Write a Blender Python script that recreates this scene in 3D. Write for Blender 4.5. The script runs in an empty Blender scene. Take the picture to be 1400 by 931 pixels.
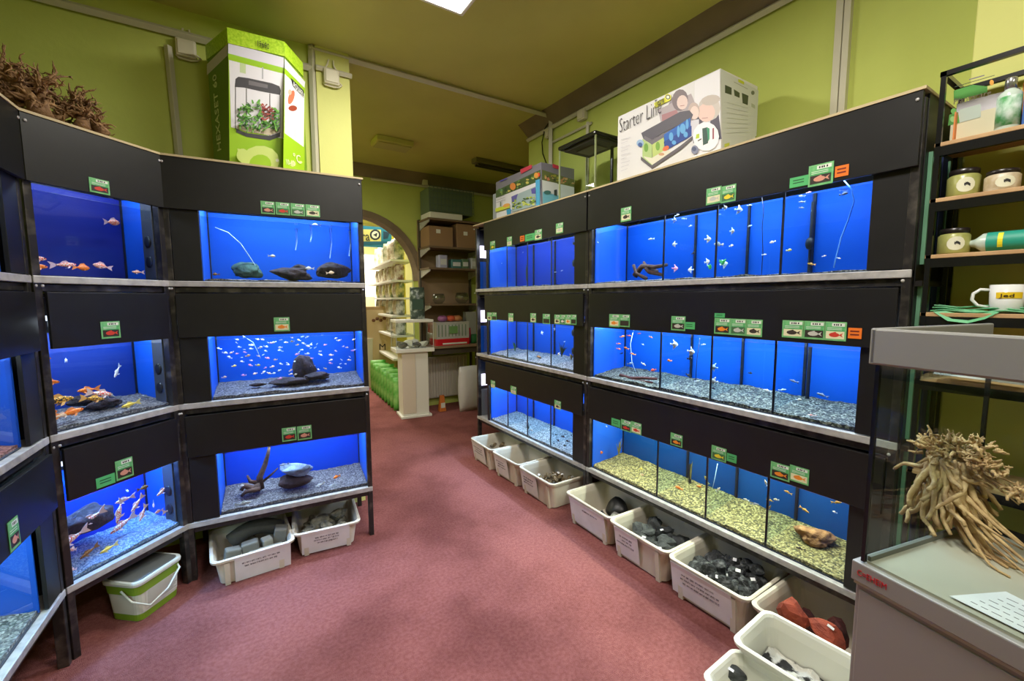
import bpy, bmesh, math, random
from mathutils import Vector, Matrix, noise, Euler
PI = math.pi
scn = bpy.context.scene
COL = scn.collection
# ------------------------------------------------------------------ camera
F, PITCH, ROLL, YAW, EYE = 592.0, 0.0957, -0.0043, -0.5706, 1.54
cam = bpy.data.objects.new('camera', bpy.data.cameras.new('camera'))
COL.objects.link(cam)
cam.data.sensor_width = 36.0
cam.data.lens = F / 1400 * 36.0
cam.data.clip_start = 0.02
cam.matrix_world = (Matrix.Translation((0, 0, EYE)) @ Matrix.Rotation(YAW, 4, 'Z')
                    @ Matrix.Rotation(PI / 2 - PITCH, 4, 'X') @ Matrix.Rotation(ROLL, 4, 'Z'))
scn.camera = cam
# ------------------------------------------------------------------ world, exposure, lights
w = bpy.data.worlds.new('world'); scn.world = w; w.use_nodes = True
w.node_tree.nodes['Background'].inputs[0].default_value = (0.9, 0.95, 1, 1)
w.node_tree.nodes['Background'].inputs[1].default_value = 0.4
scn.view_settings.view_transform = 'Standard'
scn.view_settings.look = 'None'
scn.view_settings.gamma = 1.0
scn.view_settings.use_curve_mapping = False
scn.view_settings.exposure = 0.0
scn.cycles.transparent_max_bounces = 32
scn.cycles.max_bounces = 8
scn.cycles.caustics_reflective = False
scn.cycles.caustics_refractive = False
scn.cycles.sample_clamp_indirect = 4.0
scn.cycles.use_denoising = True

def area(name, loc, size, energy, color=(1, 1, 1), rot=(0, 0, 0), parent=None, spread=None):
    l = bpy.data.lights.new(name, 'AREA'); l.shape = 'RECTANGLE'
    l.size, l.size_y = size; l.energy = energy; l.color = color
    if spread: l.spread = spread
    o = bpy.data.objects.new(name, l); o.location = loc; o.rotation_euler = rot
    COL.objects.link(o)
    if parent: o.parent = parent
    return o
WARM = (1.0, 0.95, 0.86)
PANELS = [(0.93, 2.31, 37), (0.9, 0.4, 44), (0.6, -1.6, 38)]      # ceiling LED panels of the front room (x, y, watts)
for x, y, e in PANELS:
    area('ceiling_lamp_light', (x, y, 3.215), (0.55, 0.28), e, WARM)
area('ceiling_lamp_light', (2.0, 8.0, 3.2), (1.5, 1.5), 190, (1, 0.93, 0.80))
area('ceiling_lamp_light', (-0.6, 4.7, 3.2), (0.9, 0.5), 55, WARM)  # added fill light out of view, lifts the back room before the arch
# ------------------------------------------------------------------ pixel rays of the calibrated camera (for placing things on real planes)
MW = cam.matrix_world.copy()
def ray(px, py):
    return (MW.to_3x3() @ Vector(((px - 700) / F, (465.5 - py) / F, -1))).normalized()
ORG = Vector((0, 0, EYE))
def on_plane(px, py, p0, n):
    d = ray(px, py); n = Vector(n); t = (Vector(p0) - ORG).dot(n) / d.dot(n)
    return ORG + d * t
def on_z(px, py, z): return on_plane(px, py, (0, 0, z), (0, 0, 1))
def on_x(px, py, x): return on_plane(px, py, (x, 0, 0), (1, 0, 0))
def on_y(px, py, y): return on_plane(px, py, (0, y, 0), (0, 1, 0))
# ------------------------------------------------------------------ materials
def lin(c):
    c = [v / 255 for v in c]
    return tuple(v / 12.92 if v <= 0.04045 else ((v + 0.055) / 1.055) ** 2.4 for v in c) + (1,)
MATS = {}
def mat(name, rgb, rough=0.6, metal=0.0, spec=0.5, noise_amt=0.0, scale=8.0, rgb2=None, bump=0.0, bscale=60.0, emit=0.0, lo=0.35, hi=0.65):
    if name in MATS: return MATS[name]
    m = bpy.data.materials.new(name); m.use_nodes = True; nt = m.node_tree
    b = nt.nodes['Principled BSDF']
    b.inputs['Base Color'].default_value = lin(rgb)
    b.inputs['Roughness'].default_value = rough
    b.inputs['Metallic'].default_value = metal
    b.inputs['Specular IOR Level'].default_value = spec
    if emit:
        b.inputs['Emission Color'].default_value = lin(rgb); b.inputs['Emission Strength'].default_value = emit
    tc = nt.nodes.new('ShaderNodeTexCoord')
    if rgb2:
        n = nt.nodes.new('ShaderNodeTexNoise'); n.inputs['Scale'].default_value = scale; n.inputs['Detail'].default_value = 5
        nt.links.new(tc.outputs['Object'], n.inputs['Vector'])
        r = nt.nodes.new('ShaderNodeValToRGB'); r.color_ramp.elements[0].position = lo; r.color_ramp.elements[1].position = hi
        r.color_ramp.elements[0].color = lin(rgb); r.color_ramp.elements[1].color = lin(rgb2)
        nt.links.new(n.outputs['Fac'], r.inputs['Fac']); nt.links.new(r.outputs['Color'], b.inputs['Base Color'])
    if bump:
        n2 = nt.nodes.new('ShaderNodeTexNoise'); n2.inputs['Scale'].default_value = bscale; n2.inputs['Detail'].default_value = 4
        nt.links.new(tc.outputs['Object'], n2.inputs['Vector'])
        bp = nt.nodes.new('ShaderNodeBump'); bp.inputs['Strength'].default_value = bump; bp.inputs['Distance'].default_value = 0.01
        nt.links.new(n2.outputs['Fac'], bp.inputs['Height']); nt.links.new(bp.outputs['Normal'], b.inputs['Normal'])
    MATS[name] = m
    return m
def glass_mat(name, tint=(1, 1, 1), refl=0.9, rough=0.02, ior=1.4, base=0.0):
    if name in MATS: return MATS[name]
    m = bpy.data.materials.new(name); m.use_nodes = True; nt = m.node_tree; nt.nodes.clear()
    out = nt.nodes.new('ShaderNodeOutputMaterial'); mix = nt.nodes.new('ShaderNodeMixShader')
    tr = nt.nodes.new('ShaderNodeBsdfTransparent'); gl = nt.nodes.new('ShaderNodeBsdfGlossy')
    tr.inputs[0].default_value = (*tint, 1); gl.inputs['Roughness'].default_value = rough
    gl.inputs['Color'].default_value = (refl, refl, refl, 1)
    fr = nt.nodes.new('ShaderNodeFresnel'); fr.inputs[0].default_value = ior
    add = nt.nodes.new('ShaderNodeMath'); add.operation = 'ADD'; add.inputs[1].default_value = base; add.use_clamp = True
    geo = nt.nodes.new('ShaderNodeNewGeometry'); inv = nt.nodes.new('ShaderNodeMath'); inv.operation = 'SUBTRACT'; inv.inputs[0].default_value = 1.0
    mul = nt.nodes.new('ShaderNodeMath'); mul.operation = 'MULTIPLY'            # reflect at the outer face only
    nt.links.new(geo.outputs['Backfacing'], inv.inputs[1]); nt.links.new(fr.outputs[0], add.inputs[0])
    nt.links.new(add.outputs[0], mul.inputs[0]); nt.links.new(inv.outputs[0], mul.inputs[1]); nt.links.new(mul.outputs[0], mix.inputs[0])
    nt.links.new(tr.outputs[0], mix.inputs[1]); nt.links.new(gl.outputs[0], mix.inputs[2]); nt.links.new(mix.outputs[0], out.inputs[0])
    MATS[name] = m
    return m
def pebble_mat(name, cols, scale=150):
    m = bpy.data.materials.new(name); m.use_nodes = True; nt = m.node_tree; b = nt.nodes['Principled BSDF']
    b.inputs['Roughness'].default_value = 0.7
    tc = nt.nodes.new('ShaderNodeTexCoord'); v = nt.nodes.new('ShaderNodeTexVoronoi'); v.inputs['Scale'].default_value = scale
    nt.links.new(tc.outputs['Object'], v.inputs['Vector'])
    sep = nt.nodes.new('ShaderNodeSeparateColor'); nt.links.new(v.outputs['Color'], sep.inputs[0])
    r = nt.nodes.new('ShaderNodeValToRGB'); r.color_ramp.interpolation = 'CONSTANT'
    el = r.color_ramp.elements
    while len(el) < len(cols): el.new(0.5)
    for i, c in enumerate(cols): el[i].position = i / len(cols); el[i].color = lin(c)
    nt.links.new(sep.outputs[0], r.inputs['Fac'])
    mx = nt.nodes.new('ShaderNodeMix'); mx.data_type = 'RGBA'; mx.blend_type = 'MULTIPLY'; mx.inputs[0].default_value = 0.6
    mp = nt.nodes.new('ShaderNodeMapRange'); mp.inputs['From Max'].default_value = 0.6 ; mp.inputs['To Min'].default_value = 1.0; mp.inputs['To Max'].default_value = 0.35
    nt.links.new(v.outputs['Distance'], mp.inputs['Value'])
    nt.links.new(r.outputs['Color'], mx.inputs[6]); nt.links.new(mp.outputs['Result'], mx.inputs[7])
    nt.links.new(mx.outputs[2], b.inputs['Base Color'])
    bp = nt.nodes.new('ShaderNodeBump'); bp.invert = True; bp.inputs['Strength'].default_value = 0.8; bp.inputs['Distance'].default_value = 0.004
    nt.links.new(v.outputs['Distance'], bp.inputs['Height']); nt.links.new(bp.outputs['Normal'], b.inputs['Normal'])
    MATS[name] = m
    return m

GREEN = mat('lime_wall_paint', (188, 199, 102), 0.75, rgb2=(182, 193, 96), scale=3, bump=0.12, bscale=25)
CEIL = mat('olive_ceiling_paint', (200, 196, 114), 0.85, rgb2=(192, 188, 108), scale=2, bump=0.1, bscale=20)
PILLAR = mat('yellow_green_paint', (206, 208, 124), 0.7, bump=0.1, bscale=25)
BAND = mat('brown_band_paint', (132, 116, 94), 0.8, rgb2=(120, 104, 84), scale=4)
WHITEP = mat('white_plastic_trunking', (196, 192, 172), 0.5)
BLACKL = mat('black_laminate', (24, 23, 24), 0.42, rgb2=(29, 28, 29), scale=14, spec=0.4, lo=.45, hi=.8)
STEEL = mat('black_steel', (52, 49, 50), 0.36, 0.5, rgb2=(110, 104, 98), scale=16, lo=.5, hi=.8)
RAIL = mat('grey_shelf_rail', (184, 182, 182), 0.42, 0.1, rgb2=(146, 144, 146), scale=30, lo=.4, hi=.8)
EDGEW = mat('raw_board_edge', (190, 172, 134), 0.7)
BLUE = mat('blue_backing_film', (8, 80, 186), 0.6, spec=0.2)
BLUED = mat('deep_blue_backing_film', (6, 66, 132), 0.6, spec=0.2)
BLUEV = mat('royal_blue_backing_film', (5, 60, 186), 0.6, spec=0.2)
GLASS = glass_mat('tank_glass', (0.97, 0.99, 1.0), 0.8, 0.01, 1.38)
GLASSD = glass_mat('divider_glass', (0.86, 0.93, 0.97), 0.8, 0.02, 1.25)
WATER = glass_mat('tank_water', (0.9, 0.96, 1.0), 0.9, 0.05, 1.33, base=0.25)
SILI = mat('black_silicone', (14, 18, 30), 0.5)
INK = mat('dark_ink', (40, 38, 40), 0.8)
PAPER = mat('white_paper', (232, 230, 236), 0.85, rgb2=(220, 218, 224), scale=9)
TUBE = mat('fluorescent_tube_glow', (225, 240, 255), 0.5, emit=6.0)
GLEDGE = mat('pale_green_glass_edge', (104, 150, 122), 0.2)
BINM = mat('dirty_white_bin_plastic', (212, 204, 190), 0.5, rgb2=(194, 184, 168), scale=6, lo=.45, hi=.8)
SILVER = mat('brushed_silver_laminate', (158, 158, 157), 0.42, 0.3)
WHITE = mat('matt_white', (228, 226, 220), 0.6)
BLACKP = mat('glossy_black_plastic', (18, 18, 20), 0.25)
WOODR = mat('driftwood_bark', (164, 128, 88), 0.85, rgb2=(108, 78, 52), scale=18, bump=0.6, bscale=70)
WOODP = mat('pale_root_wood', (214, 180, 132), 0.8, rgb2=(160, 124, 86), scale=14, bump=0.5, bscale=80)
WOODD = mat('dark_sunken_wood', (52, 36, 36), 0.9, rgb2=(84, 60, 52), scale=16, bump=0.6, bscale=70)
DEC = {}
def flat(rgb):
    k = 'print_%02x%02x%02x' % tuple(rgb)
    return mat(k, rgb, 0.55)

# ------------------------------------------------------------------ mesh helpers
class MB:
    def __init__(self): self.v = []; self.f = []; self.m = []
    def add(self, vs, fs, mi=0):
        o = len(self.v); self.v += [tuple(v) for v in vs]; self.f += [tuple(i + o for i in f) for f in fs]; self.m += [mi] * len(fs); return self
    def box(self, x0, y0, z0, x1, y1, z1, mi=0, M=None):
        vs = [Vector((x, y, z)) for z in (z0, z1) for y in (y0, y1) for x in (x0, x1)]
        if M: vs = [M @ v for v in vs]
        return self.add(vs, [(0, 2, 3, 1), (4, 5, 7, 6), (0, 1, 5, 4), (2, 6, 7, 3), (0, 4, 6, 2), (1, 3, 7, 5)], mi)
    def loft(self, rings, mi=0, cap0=True, cap1=True):
        o = len(self.v); n = len(rings[0])
        for r in rings: self.v += [tuple(p) for p in r]
        fs = []
        for i in range(len(rings) - 1):
            for j in range(n):
                a = o + i * n + j; b = o + i * n + (j + 1) % n; fs.append((a, b, b + n, a + n))
        if cap0: fs.append(tuple(o + j for j in reversed(range(n))))
        if cap1: fs.append(tuple(o + (len(rings) - 1) * n + j for j in range(n)))
        self.f += fs; self.m += [mi] * len(fs); return self
    def tube(self, pts, r, n=8, mi=0, caps=True):
        pts = [Vector(p) for p in pts]; rs = r if isinstance(r, (list, tuple)) else [r] * len(pts)
        rings = []; up = None
        for i, p in enumerate(pts):
            t = (pts[min(i + 1, len(pts) - 1)] - pts[max(i - 1, 0)]).normalized()
            if up is None: up = Vector((0, 0, 1)) if abs(t.z) < 0.9 else Vector((1, 0, 0))
            s = t.cross(up)
            if s.length < 1e-4: s = t.cross(Vector((0.3, 1, 0.2)))
            s.normalize(); up = s.cross(t).normalized()
            rings.append([p + (s * math.cos(a) + up * math.sin(a)) * rs[i] for a in [2 * PI * k / n for k in range(n)]])
        return self.loft(rings, mi, caps, caps)
    def cyl(self, x, y, z0, z1, r, n=20, mi=0, r1=None):
        r1 = r if r1 is None else r1
        return self.loft([[(x + q * math.cos(a), y + q * math.sin(a), z) for a in [2 * PI * k / n for k in range(n)]] for z, q in ((z0, r), (z1, r1))], mi)
    def lathe(self, prof, n=24, x=0, y=0, mi=0):
        return self.loft([[(x + q * math.cos(a), y + q * math.sin(a), z) for a in [2 * PI * k / n for k in range(n)]] for q, z in prof], mi)
    def ell(self, c, r, n=10, mi=0):
        rings = []
        for i in range(1, n):
            a = PI * i / n
            rings.append([(c[0] + r[0] * math.sin(a) * math.cos(b), c[1] + r[1] * math.sin(a) * math.sin(b), c[2] - r[2] * math.cos(a)) for b in [2 * PI * k / (n + 2) for k in range(n + 2)]])
        return self.loft(rings, mi)
    def mesh(self, name, mats, smooth=False):
        me = bpy.data.meshes.new(name); me.from_pydata(self.v, [], self.f)
        for m in (mats if isinstance(mats, (list, tuple)) else [mats]): me.materials.append(m)
        me.polygons.foreach_set('material_index', self.m)
        if smooth: me.polygons.foreach_set('use_smooth', [True] * len(me.polygons))
        me.update(); return me
    def build(self, name, mats, parent=None, loc=None, rot=None, bevel=0, smooth=False):
        return put(name, self.mesh(name, mats, smooth), parent, loc, rot, bevel)
def put(name, me, parent=None, loc=None, rot=None, bevel=0):
    o = bpy.data.objects.new(name, me); COL.objects.link(o)
    if parent: o.parent = parent
    if loc is not None: o.location = loc
    if rot is not None: o.rotation_euler = rot if hasattr(rot, '__len__') else (0, 0, rot)
    if bevel:
        b = o.modifiers.new('bevel', 'BEVEL'); b.width = bevel; b.segments = 2; b.limit_method = 'ANGLE'
    return o
LONG = []
def chk(label):
    if not 4 <= len(label.replace('-', ' ').split()) <= 16: LONG.append((len(label.replace('-', ' ').split()), label)); print('LABEL', len(label.split()), label)
    return label
def thing(name, label, cat, loc=(0, 0, 0), rotz=0, group=None):
    o = bpy.data.objects.new(name, None); COL.objects.link(o); o.empty_display_size = 0.05
    o.location = loc; o.rotation_euler = (0, 0, rotz); o['label'] = chk(label); o['category'] = cat
    if group: o['group'] = group
    return o
def tag(o, label, cat, group=None):
    o['label'] = chk(label); o['category'] = cat
    if group: o['group'] = group
    return o
def struct(o): o['kind'] = 'structure'; return o
def stuff(o): o['kind'] = 'stuff'; return o
def box(name, x0, y0, z0, x1, y1, z1, m, parent=None, bevel=0, rotz=None):
    """box mesh; a top-level box gets its origin at its base centre"""
    if parent is None:
        cx, cy = (x0 + x1) / 2, (y0 + y1) / 2
        return MB().box(x0 - cx, y0 - cy, 0, x1 - cx, y1 - cy, z1 - z0).build(name, m, None, (cx, cy, z0), rotz, bevel)
    return MB().box(x0, y0, z0, x1, y1, z1).build(name, m, parent, bevel=bevel)
def sheet(name, pts, m, parent=None, thick=0.0008, n=None):
    """thin flat piece through world points, given thickness along n"""
    pts = [Vector(p) for p in pts]
    if n is None:
        n = (pts[1] - pts[0]).cross(pts[2] - pts[0]).normalized()
        if n.dot(ORG - pts[0]) < 0: n = -n
    k = len(pts); mb = MB()
    mb.add([p for p in pts] + [p + n * thick for p in pts], [tuple(range(k)), tuple(range(2 * k - 1, k - 1, -1))] + [(i, (i + 1) % k, (i + 1) % k + k, i + k) for i in range(k)])
    o = mb.build(name, m)
    return adopt(o, parent) if parent else o
class Print:
    """flat print on one face of a thing: polygons given in photograph pixels, laid on that face's real plane"""
    def __init__(self, p0, n): self.p0 = Vector(p0); self.n = Vector(n).normalized(); self.mb = MB(); self.mats = []; self.k = 0
    def poly(self, pts, rgb, px=True):
        m = flat(rgb)
        if m not in self.mats: self.mats.append(m)
        self.k += 1
        nn = self.n if self.n.dot(ORG - self.p0) > 0 else -self.n
        vs = [on_plane(x, y, self.p0, self.n) + nn * (0.0006 + 0.00012 * self.k) for x, y in pts]
        self.mb.add(vs, [tuple(range(len(vs)))], self.mats.index(m)); return self
    def ell(self, cx, cy, rx, ry, rgb, ang=0, n=14, skew=0):
        pts = []
        for k in range(n):
            a = 2 * PI * k / n; x = rx * math.cos(a); y = ry * math.sin(a)
            X = x * math.cos(ang) - y * math.sin(ang); Y = x * math.sin(ang) + y * math.cos(ang) + skew * X
            pts.append((cx + X, cy + Y))
        return self.poly(pts, rgb)
    def line(self, x0, y0, x1, y1, w, rgb):
        d = math.hypot(x1 - x0, y1 - y0); nx, ny = -(y1 - y0) / d * w / 2, (x1 - x0) / d * w / 2
        return self.poly([(x0 + nx, y0 + ny), (x1 + nx, y1 + ny), (x1 - nx, y1 - ny), (x0 - nx, y0 - ny)], rgb)
    def build(self, name, parent=None):
        o = self.mb.build(name, self.mats)
        return adopt(o, parent) if parent else o
def text_mesh(txt, size, thin=0):
    cu = bpy.data.curves.new('lettering', 'FONT'); cu.body = txt; cu.size = size; cu.resolution_u = 2; cu.extrude = 0.0006; cu.offset = -thin
    t = bpy.data.objects.new('lettering', cu); COL.objects.link(t)
    dg = bpy.context.evaluated_depsgraph_get()
    me = bpy.data.meshes.new_from_object(t.evaluated_get(dg)); bpy.data.objects.remove(t)
    return me
def lettering(txt, p_left, p_right, up, rgb, parent=None, fit_h=None, lift=0.0012, name='lettering', thin=0):
    """text from p_left to p_right (baseline ends, world); up = world up direction of the letters"""
    me = text_mesh(txt, 1.0, thin)
    xs = [v.co.x for v in me.vertices]; ys = [v.co.y for v in me.vertices]
    wx = max(xs) - min(xs); x0 = min(xs)
    p0, p1 = Vector(p_left), Vector(p_right); dx = (p1 - p0); L = dx.length; dx.normalize()
    n = dx.cross(Vector(up)).normalized(); u = n.cross(dx).normalized()
    if n.dot(ORG - p0) < 0: n = -n
    sx = L / wx; sy = (fit_h / max(ys)) if fit_h else sx
    for v in me.vertices:
        c = v.co.copy(); v.co = p0 + dx * ((c.x - x0) * sx) + u * (c.y * sy) + n * (lift + c.z)
    me.materials.append(flat(rgb))
    for p in me.polygons: p.material_index = 0
    o = put(name, me)
    return adopt(o, parent) if parent else o
def pm(p):
    M = Matrix.Translation(p.location) @ Matrix.Rotation(p.rotation_euler[2], 4, 'Z')
    return M
def adopt(o, parent):
    """parent an object whose mesh was made in world coordinates"""
    o.parent = parent; o.matrix_parent_inverse = pm(parent).inverted(); return o
# ------------------------------------------------------------------ room shell
XW, YW, ZC, YB = 2.60, 3.35, 3.25, 5.85
CARPET = mat('red_carpet', (142, 84, 82), 0.95, spec=0.1, rgb2=(158, 100, 97), scale=60, bump=0.9, bscale=260)
nt = CARPET.node_tree                                             # worn, trodden stains over the pile
b_ = nt.nodes['Principled BSDF']; src = b_.inputs['Base Color'].links[0].from_socket
tc_ = nt.nodes.new('ShaderNodeTexCoord'); n_ = nt.nodes.new('ShaderNodeTexNoise'); n_.inputs['Scale'].default_value = 1.9; n_.inputs['Detail'].default_value = 6
r_ = nt.nodes.new('ShaderNodeValToRGB'); r_.color_ramp.elements[0].position = 0.36; r_.color_ramp.elements[0].color = (0.66, 0.62, 0.62, 1)
r_.color_ramp.elements[1].position = 0.56; r_.color_ramp.elements[1].color = (1, 1, 1, 1)
mx_ = nt.nodes.new('ShaderNodeMix'); mx_.data_type = 'RGBA'; mx_.blend_type = 'MULTIPLY'; mx_.inputs[0].default_value = 1
nt.links.new(tc_.outputs['Object'], n_.inputs['Vector']); nt.links.new(n_.outputs['Fac'], r_.inputs['Fac'])
nt.links.new(src, mx_.inputs[6]); nt.links.new(r_.outputs['Color'], mx_.inputs[7]); nt.links.new(mx_.outputs[2], b_.inputs['Base Color'])
WALLFAR = mat('cream_far_wall', (214, 206, 150), 0.8)
struct(box('floor', -2.2, -3.2, -0.1, 5.2, 11, 0, CARPET))
struct(box('ceiling', -2.2, -3.2, ZC, 5.2, 11, ZC + 0.1, CEIL))
struct(box('wall_right', XW, -3.2, 0, XW + 0.12, 3.72, ZC, GREEN))
struct(box('wall_left', -2.2, YW, 0, 0.775, YW + 0.22, ZC, GREEN))
struct(box('wall_side', -2.2, -3.2, 0, -2.1, YW, ZC, GREEN))
struct(box('wall_behind', -2.2, -3.2, 0, XW, -3.1, ZC, GREEN))
struct(box('wall_far_side', -2.2, YW + .22, 0, -2.1, 11, ZC, GREEN))
struct(box('wall_far_right', 3.75, 3.5, 0, 3.85, 11, ZC, GREEN))
struct(box('wall_return', XW + .12, 3.60, 0, 3.75, 3.72, ZC, GREEN))
struct(box('wall_far', -2.2, 10.2, 0, 3.85, 10.3, ZC, WALLFAR))
struct(box('wall_pillar', 2.36, -1.6, 0, XW, 0.505, ZC, PILLAR, bevel=0.004))
struct(box('wall_pier', .560, YW - .035, 0, .778, YW, ZC, PILLAR))
# back wall with a real arch
ax, az, ar = 1.38, 1.80, 0.83
mb = MB(); n = 28
arch = [(ax - ar, 0.0)] + [(ax - ar * math.cos(PI * k / n), az + ar * math.sin(PI * k / n)) for k in range(n + 1)] + [(ax + ar, 0.0)]
def wall_arch(y0, y1):
    m_ = MB()
    xs0, xs1 = -2.1, 3.75
    m_.box(xs0, y0, 0, ax - ar, y1, ZC).box(ax + ar, y0, 0, xs1, y1, ZC)
    for k in range(n):
        a, b = arch[1 + k], arch[2 + k]
        for y, flip in ((y0, 1), (y1, 0)):
            q = [(a[0], y, a[1]), (b[0], y, b[1]), (b[0], y, ZC), (a[0], y, ZC)]
            m_.add(q if flip else q[::-1], [(0, 1, 2, 3)])
        m_.add([(a[0], y0, a[1]), (b[0], y0, b[1]), (b[0], y1, b[1]), (a[0], y1, a[1])], [(3, 2, 1, 0)])
    return m_
struct(wall_arch(YB, YB + .22).build('wall_back', GREEN))
# arch edge painted brown
mb = MB()
ri, ro = ar - 0.012, ar + 0.07
seg = [(PI * k / n) for k in range(n + 1)]
pr = [[(ax - r_ * math.cos(a), az + r_ * math.sin(a)) for a in seg] for r_ in (ri, ro)]
for k in range(n):
    i0, i1, o0, o1 = pr[0][k], pr[0][k + 1], pr[1][k], pr[1][k + 1]
    for_y = (YB - .012, YB + .2)
    mb.loft([[(i0[0], for_y[0], i0[1]), (o0[0], for_y[0], o0[1]), (o0[0], YB + .002, o0[1]), (i0[0], for_y[1], i0[1])],
             [(i1[0], for_y[0], i1[1]), (o1[0], for_y[0], o1[1]), (o1[0], YB + .002, o1[1]), (i1[0], for_y[1], i1[1])]])
struct(mb.build('trim_1', BAND))
# brown cornice bands and the white trunking under them
struct(MB().loft([[(XW, y, ZC), (XW - .13, y, ZC), (XW, y, ZC - .11)] for y in (-1.5, 3.72)]).build('trim_2', BAND))
struct(MB().loft([[(x, YB, ZC), (x, YB - .10, ZC), (x, YB, ZC - .14)] for x in (-2.1, 3.75)]).build('trim_3', BAND))
def trunk(name, pts, r=0.017, label=None):
    m_ = MB()
    for a, b in zip(pts[:-1], pts[1:]):
        a, b = Vector(a), Vector(b); d = (b - a).normalized(); m_.tube([a - d * r, b + d * r], r * 1.35, 4)
    return m_.build(name, WHITEP, bevel=0.003)
tag(trunk('cable_trunking', [(XW - .02, -1.5, 3.125), (XW - .02, 3.70, 3.125)], .016), 'long pale cable trunking under the brown band on the right wall', 'trunking')
tag(trunk('cable_trunking', [(-1.9, YW - .02, 3.10), (.52, YW - .02, 3.10)], .018), 'pale cable trunking high across the left green wall', 'trunking')
tag(trunk('cable_trunking', [(.57, YW - .052, 3.10), (.776, YW - .052, 3.10)], .014), 'short pale trunking crossing the bright pillar above its junction box', 'trunking')
tag(trunk('cable_trunking', [(-.235, YW - .02, 3.0), (-.215, YW - .02, 2.1)], .016), 'short vertical white trunking left of the green hexagonal box', 'trunking')
tag(trunk('cable_trunking', [(.532, YW - .02, 2.1), (.540, YW - .02, 3.225), (2.575, YW - .02, 3.225), (2.575, YW - .02, 2.1)], .018), 'cream trunking that climbs the left wall, crosses the ceiling and drops down the right wall', 'trunking')
tag(trunk('cable_trunking', [(1.6, YB - .03, 3.09), (3.6, YB - .03, 3.09)], .014), 'pale trunking along the top of the far arch wall', 'trunking')
struct(box('trim_4', XW - .03, .985, 2.0, XW, 1.012, ZC, WHITEP))
struct(box('trim_5', XW - .034, 1.016, 2.0, XW, 1.046, ZC, WHITEP))
tag(trunk('cable_trunking', [(XW - .015, 2.84, 2.3), (XW - .015, 2.84, 3.0)], .013), 'thin vertical trunking behind the small hooded glass tank', 'trunking')
tag(trunk('cable_trunking', [(XW - .015, 2.80, 2.99), (XW - .015, 3.34, 2.99)], .009), 'thin short horizontal trunking below the right wall junction box', 'trunking')
BOXM = mat('cream_junction_box', (208, 202, 180), 0.5)
def jbox(loc, label, ax_='y', s=1.0, droop=True):
    t = thing('junction_box', label, 'junction box', loc)
    m_ = MB()
    if ax_ == 'y': m_.box(-.05 * s, -.045, -.05 * s, .05 * s, 0, .05 * s)
    else: m_.box(-.045, -.05 * s, -.05 * s, 0, .05 * s, .05 * s)
    m_.build('box_body', BOXM, t, bevel=.008)
    m_ = MB()
    if ax_ == 'y':
        m_.box(-.04 * s, -.052, -.04 * s, .04 * s, -.045, .04 * s)
        m_.build('box_lid', BOXM, t, bevel=.003)
        m_ = MB()
        m_.tube([(-.045 * s, -.02, .04), (-.02, -.015, .085), (-.01, -.01, .12)], .006, 6).tube([(.045 * s, -.02, .04), (.02, -.015, .085), (.02, -.01, .12)], .006, 6)
        m_.tube([(.05 * s, -.02, -.02), (.068 * s, -.02, -.035), (.05 * s, -.02, -.05), (.02, -.02, -.058), (-.04 * s, -.02, -.055), (-.05 * s, -.02, -.04)], .006, 6)
        m_.build('cable', BOXM, t)
    else:
        m_.box(-.052, -.04 * s, -.04 * s, -.045, .04 * s, .04 * s).build('box_lid', BOXM, t, bevel=.003)
    return t
q = on_y(255, 70, YW); jbox((q.x, YW, q.z), 'cream junction box on the left wall beside the green hexagonal box')
q = on_y(452, 108, YW - .035); jbox((q.x, YW - .035, q.z), 'cream junction box on the bright pillar above the front rack')
q = on_x(799, 158, XW); jbox((XW, q.y, q.z), 'small white junction box under the brown band on the right wall', 'x', .9)
q = on_x(753, 185, XW); jbox((XW, q.y, q.z), 'tiny white junction box beside the dropping trunking on the right wall', 'x', .6)
m_ = MB(); pts = [on_x(x, y, XW - .03) for x, y in ((755, 160), (745, 176), (741, 195), (742, 210), (748, 226))]
tag(m_.tube(pts, .006, 6).build('loose_cable', BLACKP), 'thin dark cable sagging beside the trunking on the right wall', 'cable')
q = on_y(580, 250, YB); jbox((q.x, YB, q.z), 'small grey junction box high on the far arch wall', s=.8)
# ceiling lamps
LEDW = mat('lit_led_diffuser', (255, 250, 240), 0.5, emit=7)
for i, (x, y, e) in enumerate(PANELS):
    t = thing('ceiling_lamp', ['lit white ceiling lamp panel at the top edge of the picture', 'lit ceiling lamp panel over the middle of the shop floor', 'lit ceiling lamp panel behind the viewer'][i], 'ceiling lamp', (x, y, 3.22))
    m_ = MB(); m_.box(-.32, -.17, .0, .32, .17, .03); m_.build('lamp_frame', WHITE, t, bevel=.004)
    MB().box(-.295, -.145, -.003, .295, .145, .0).build('diffuser', LEDW, t)
t = thing('ceiling_lamp', 'added fill lamp hidden behind the left wall to brighten the back room', 'ceiling lamp', (-.6, 4.7, 3.21))
MB().box(-.5, -.28, .0, .5, .28, .04).build('lamp_frame', WHITE, t, bevel=.004)  # casing for the added back-room fill light
t = thing('ceiling_lamp', 'unlit pale oblong ceiling fitting before the arch', 'ceiling lamp', (1.55, 4.80, 3.19))
MB().box(-.20, -.12, .0, .20, .12, .06).build('lamp_frame', CEIL, t, bevel=.01)
MB().box(-.18, -.10, -.012, .18, .10, .0).build('diffuser', mat('yellowed_diffuser', (176, 168, 96), .5), t, bevel=.005)
t = thing('ceiling_lamp', 'unlit double strip lamp on the dark ceiling of the back room', 'ceiling lamp', (3.06, 4.86, 3.15), .05)
MB().box(-.50, -.06, .04, .50, .06, .10).build('lamp_body', mat('grey_lamp_body', (120, 114, 84), .5), t, bevel=.008)
for s in (-.03, .03): MB().tube([(-.46, s, .022), (.46, s, .022)], .014, 8).build('strip_tube', mat('unlit_tube', (60, 56, 40), .3), t)

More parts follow.
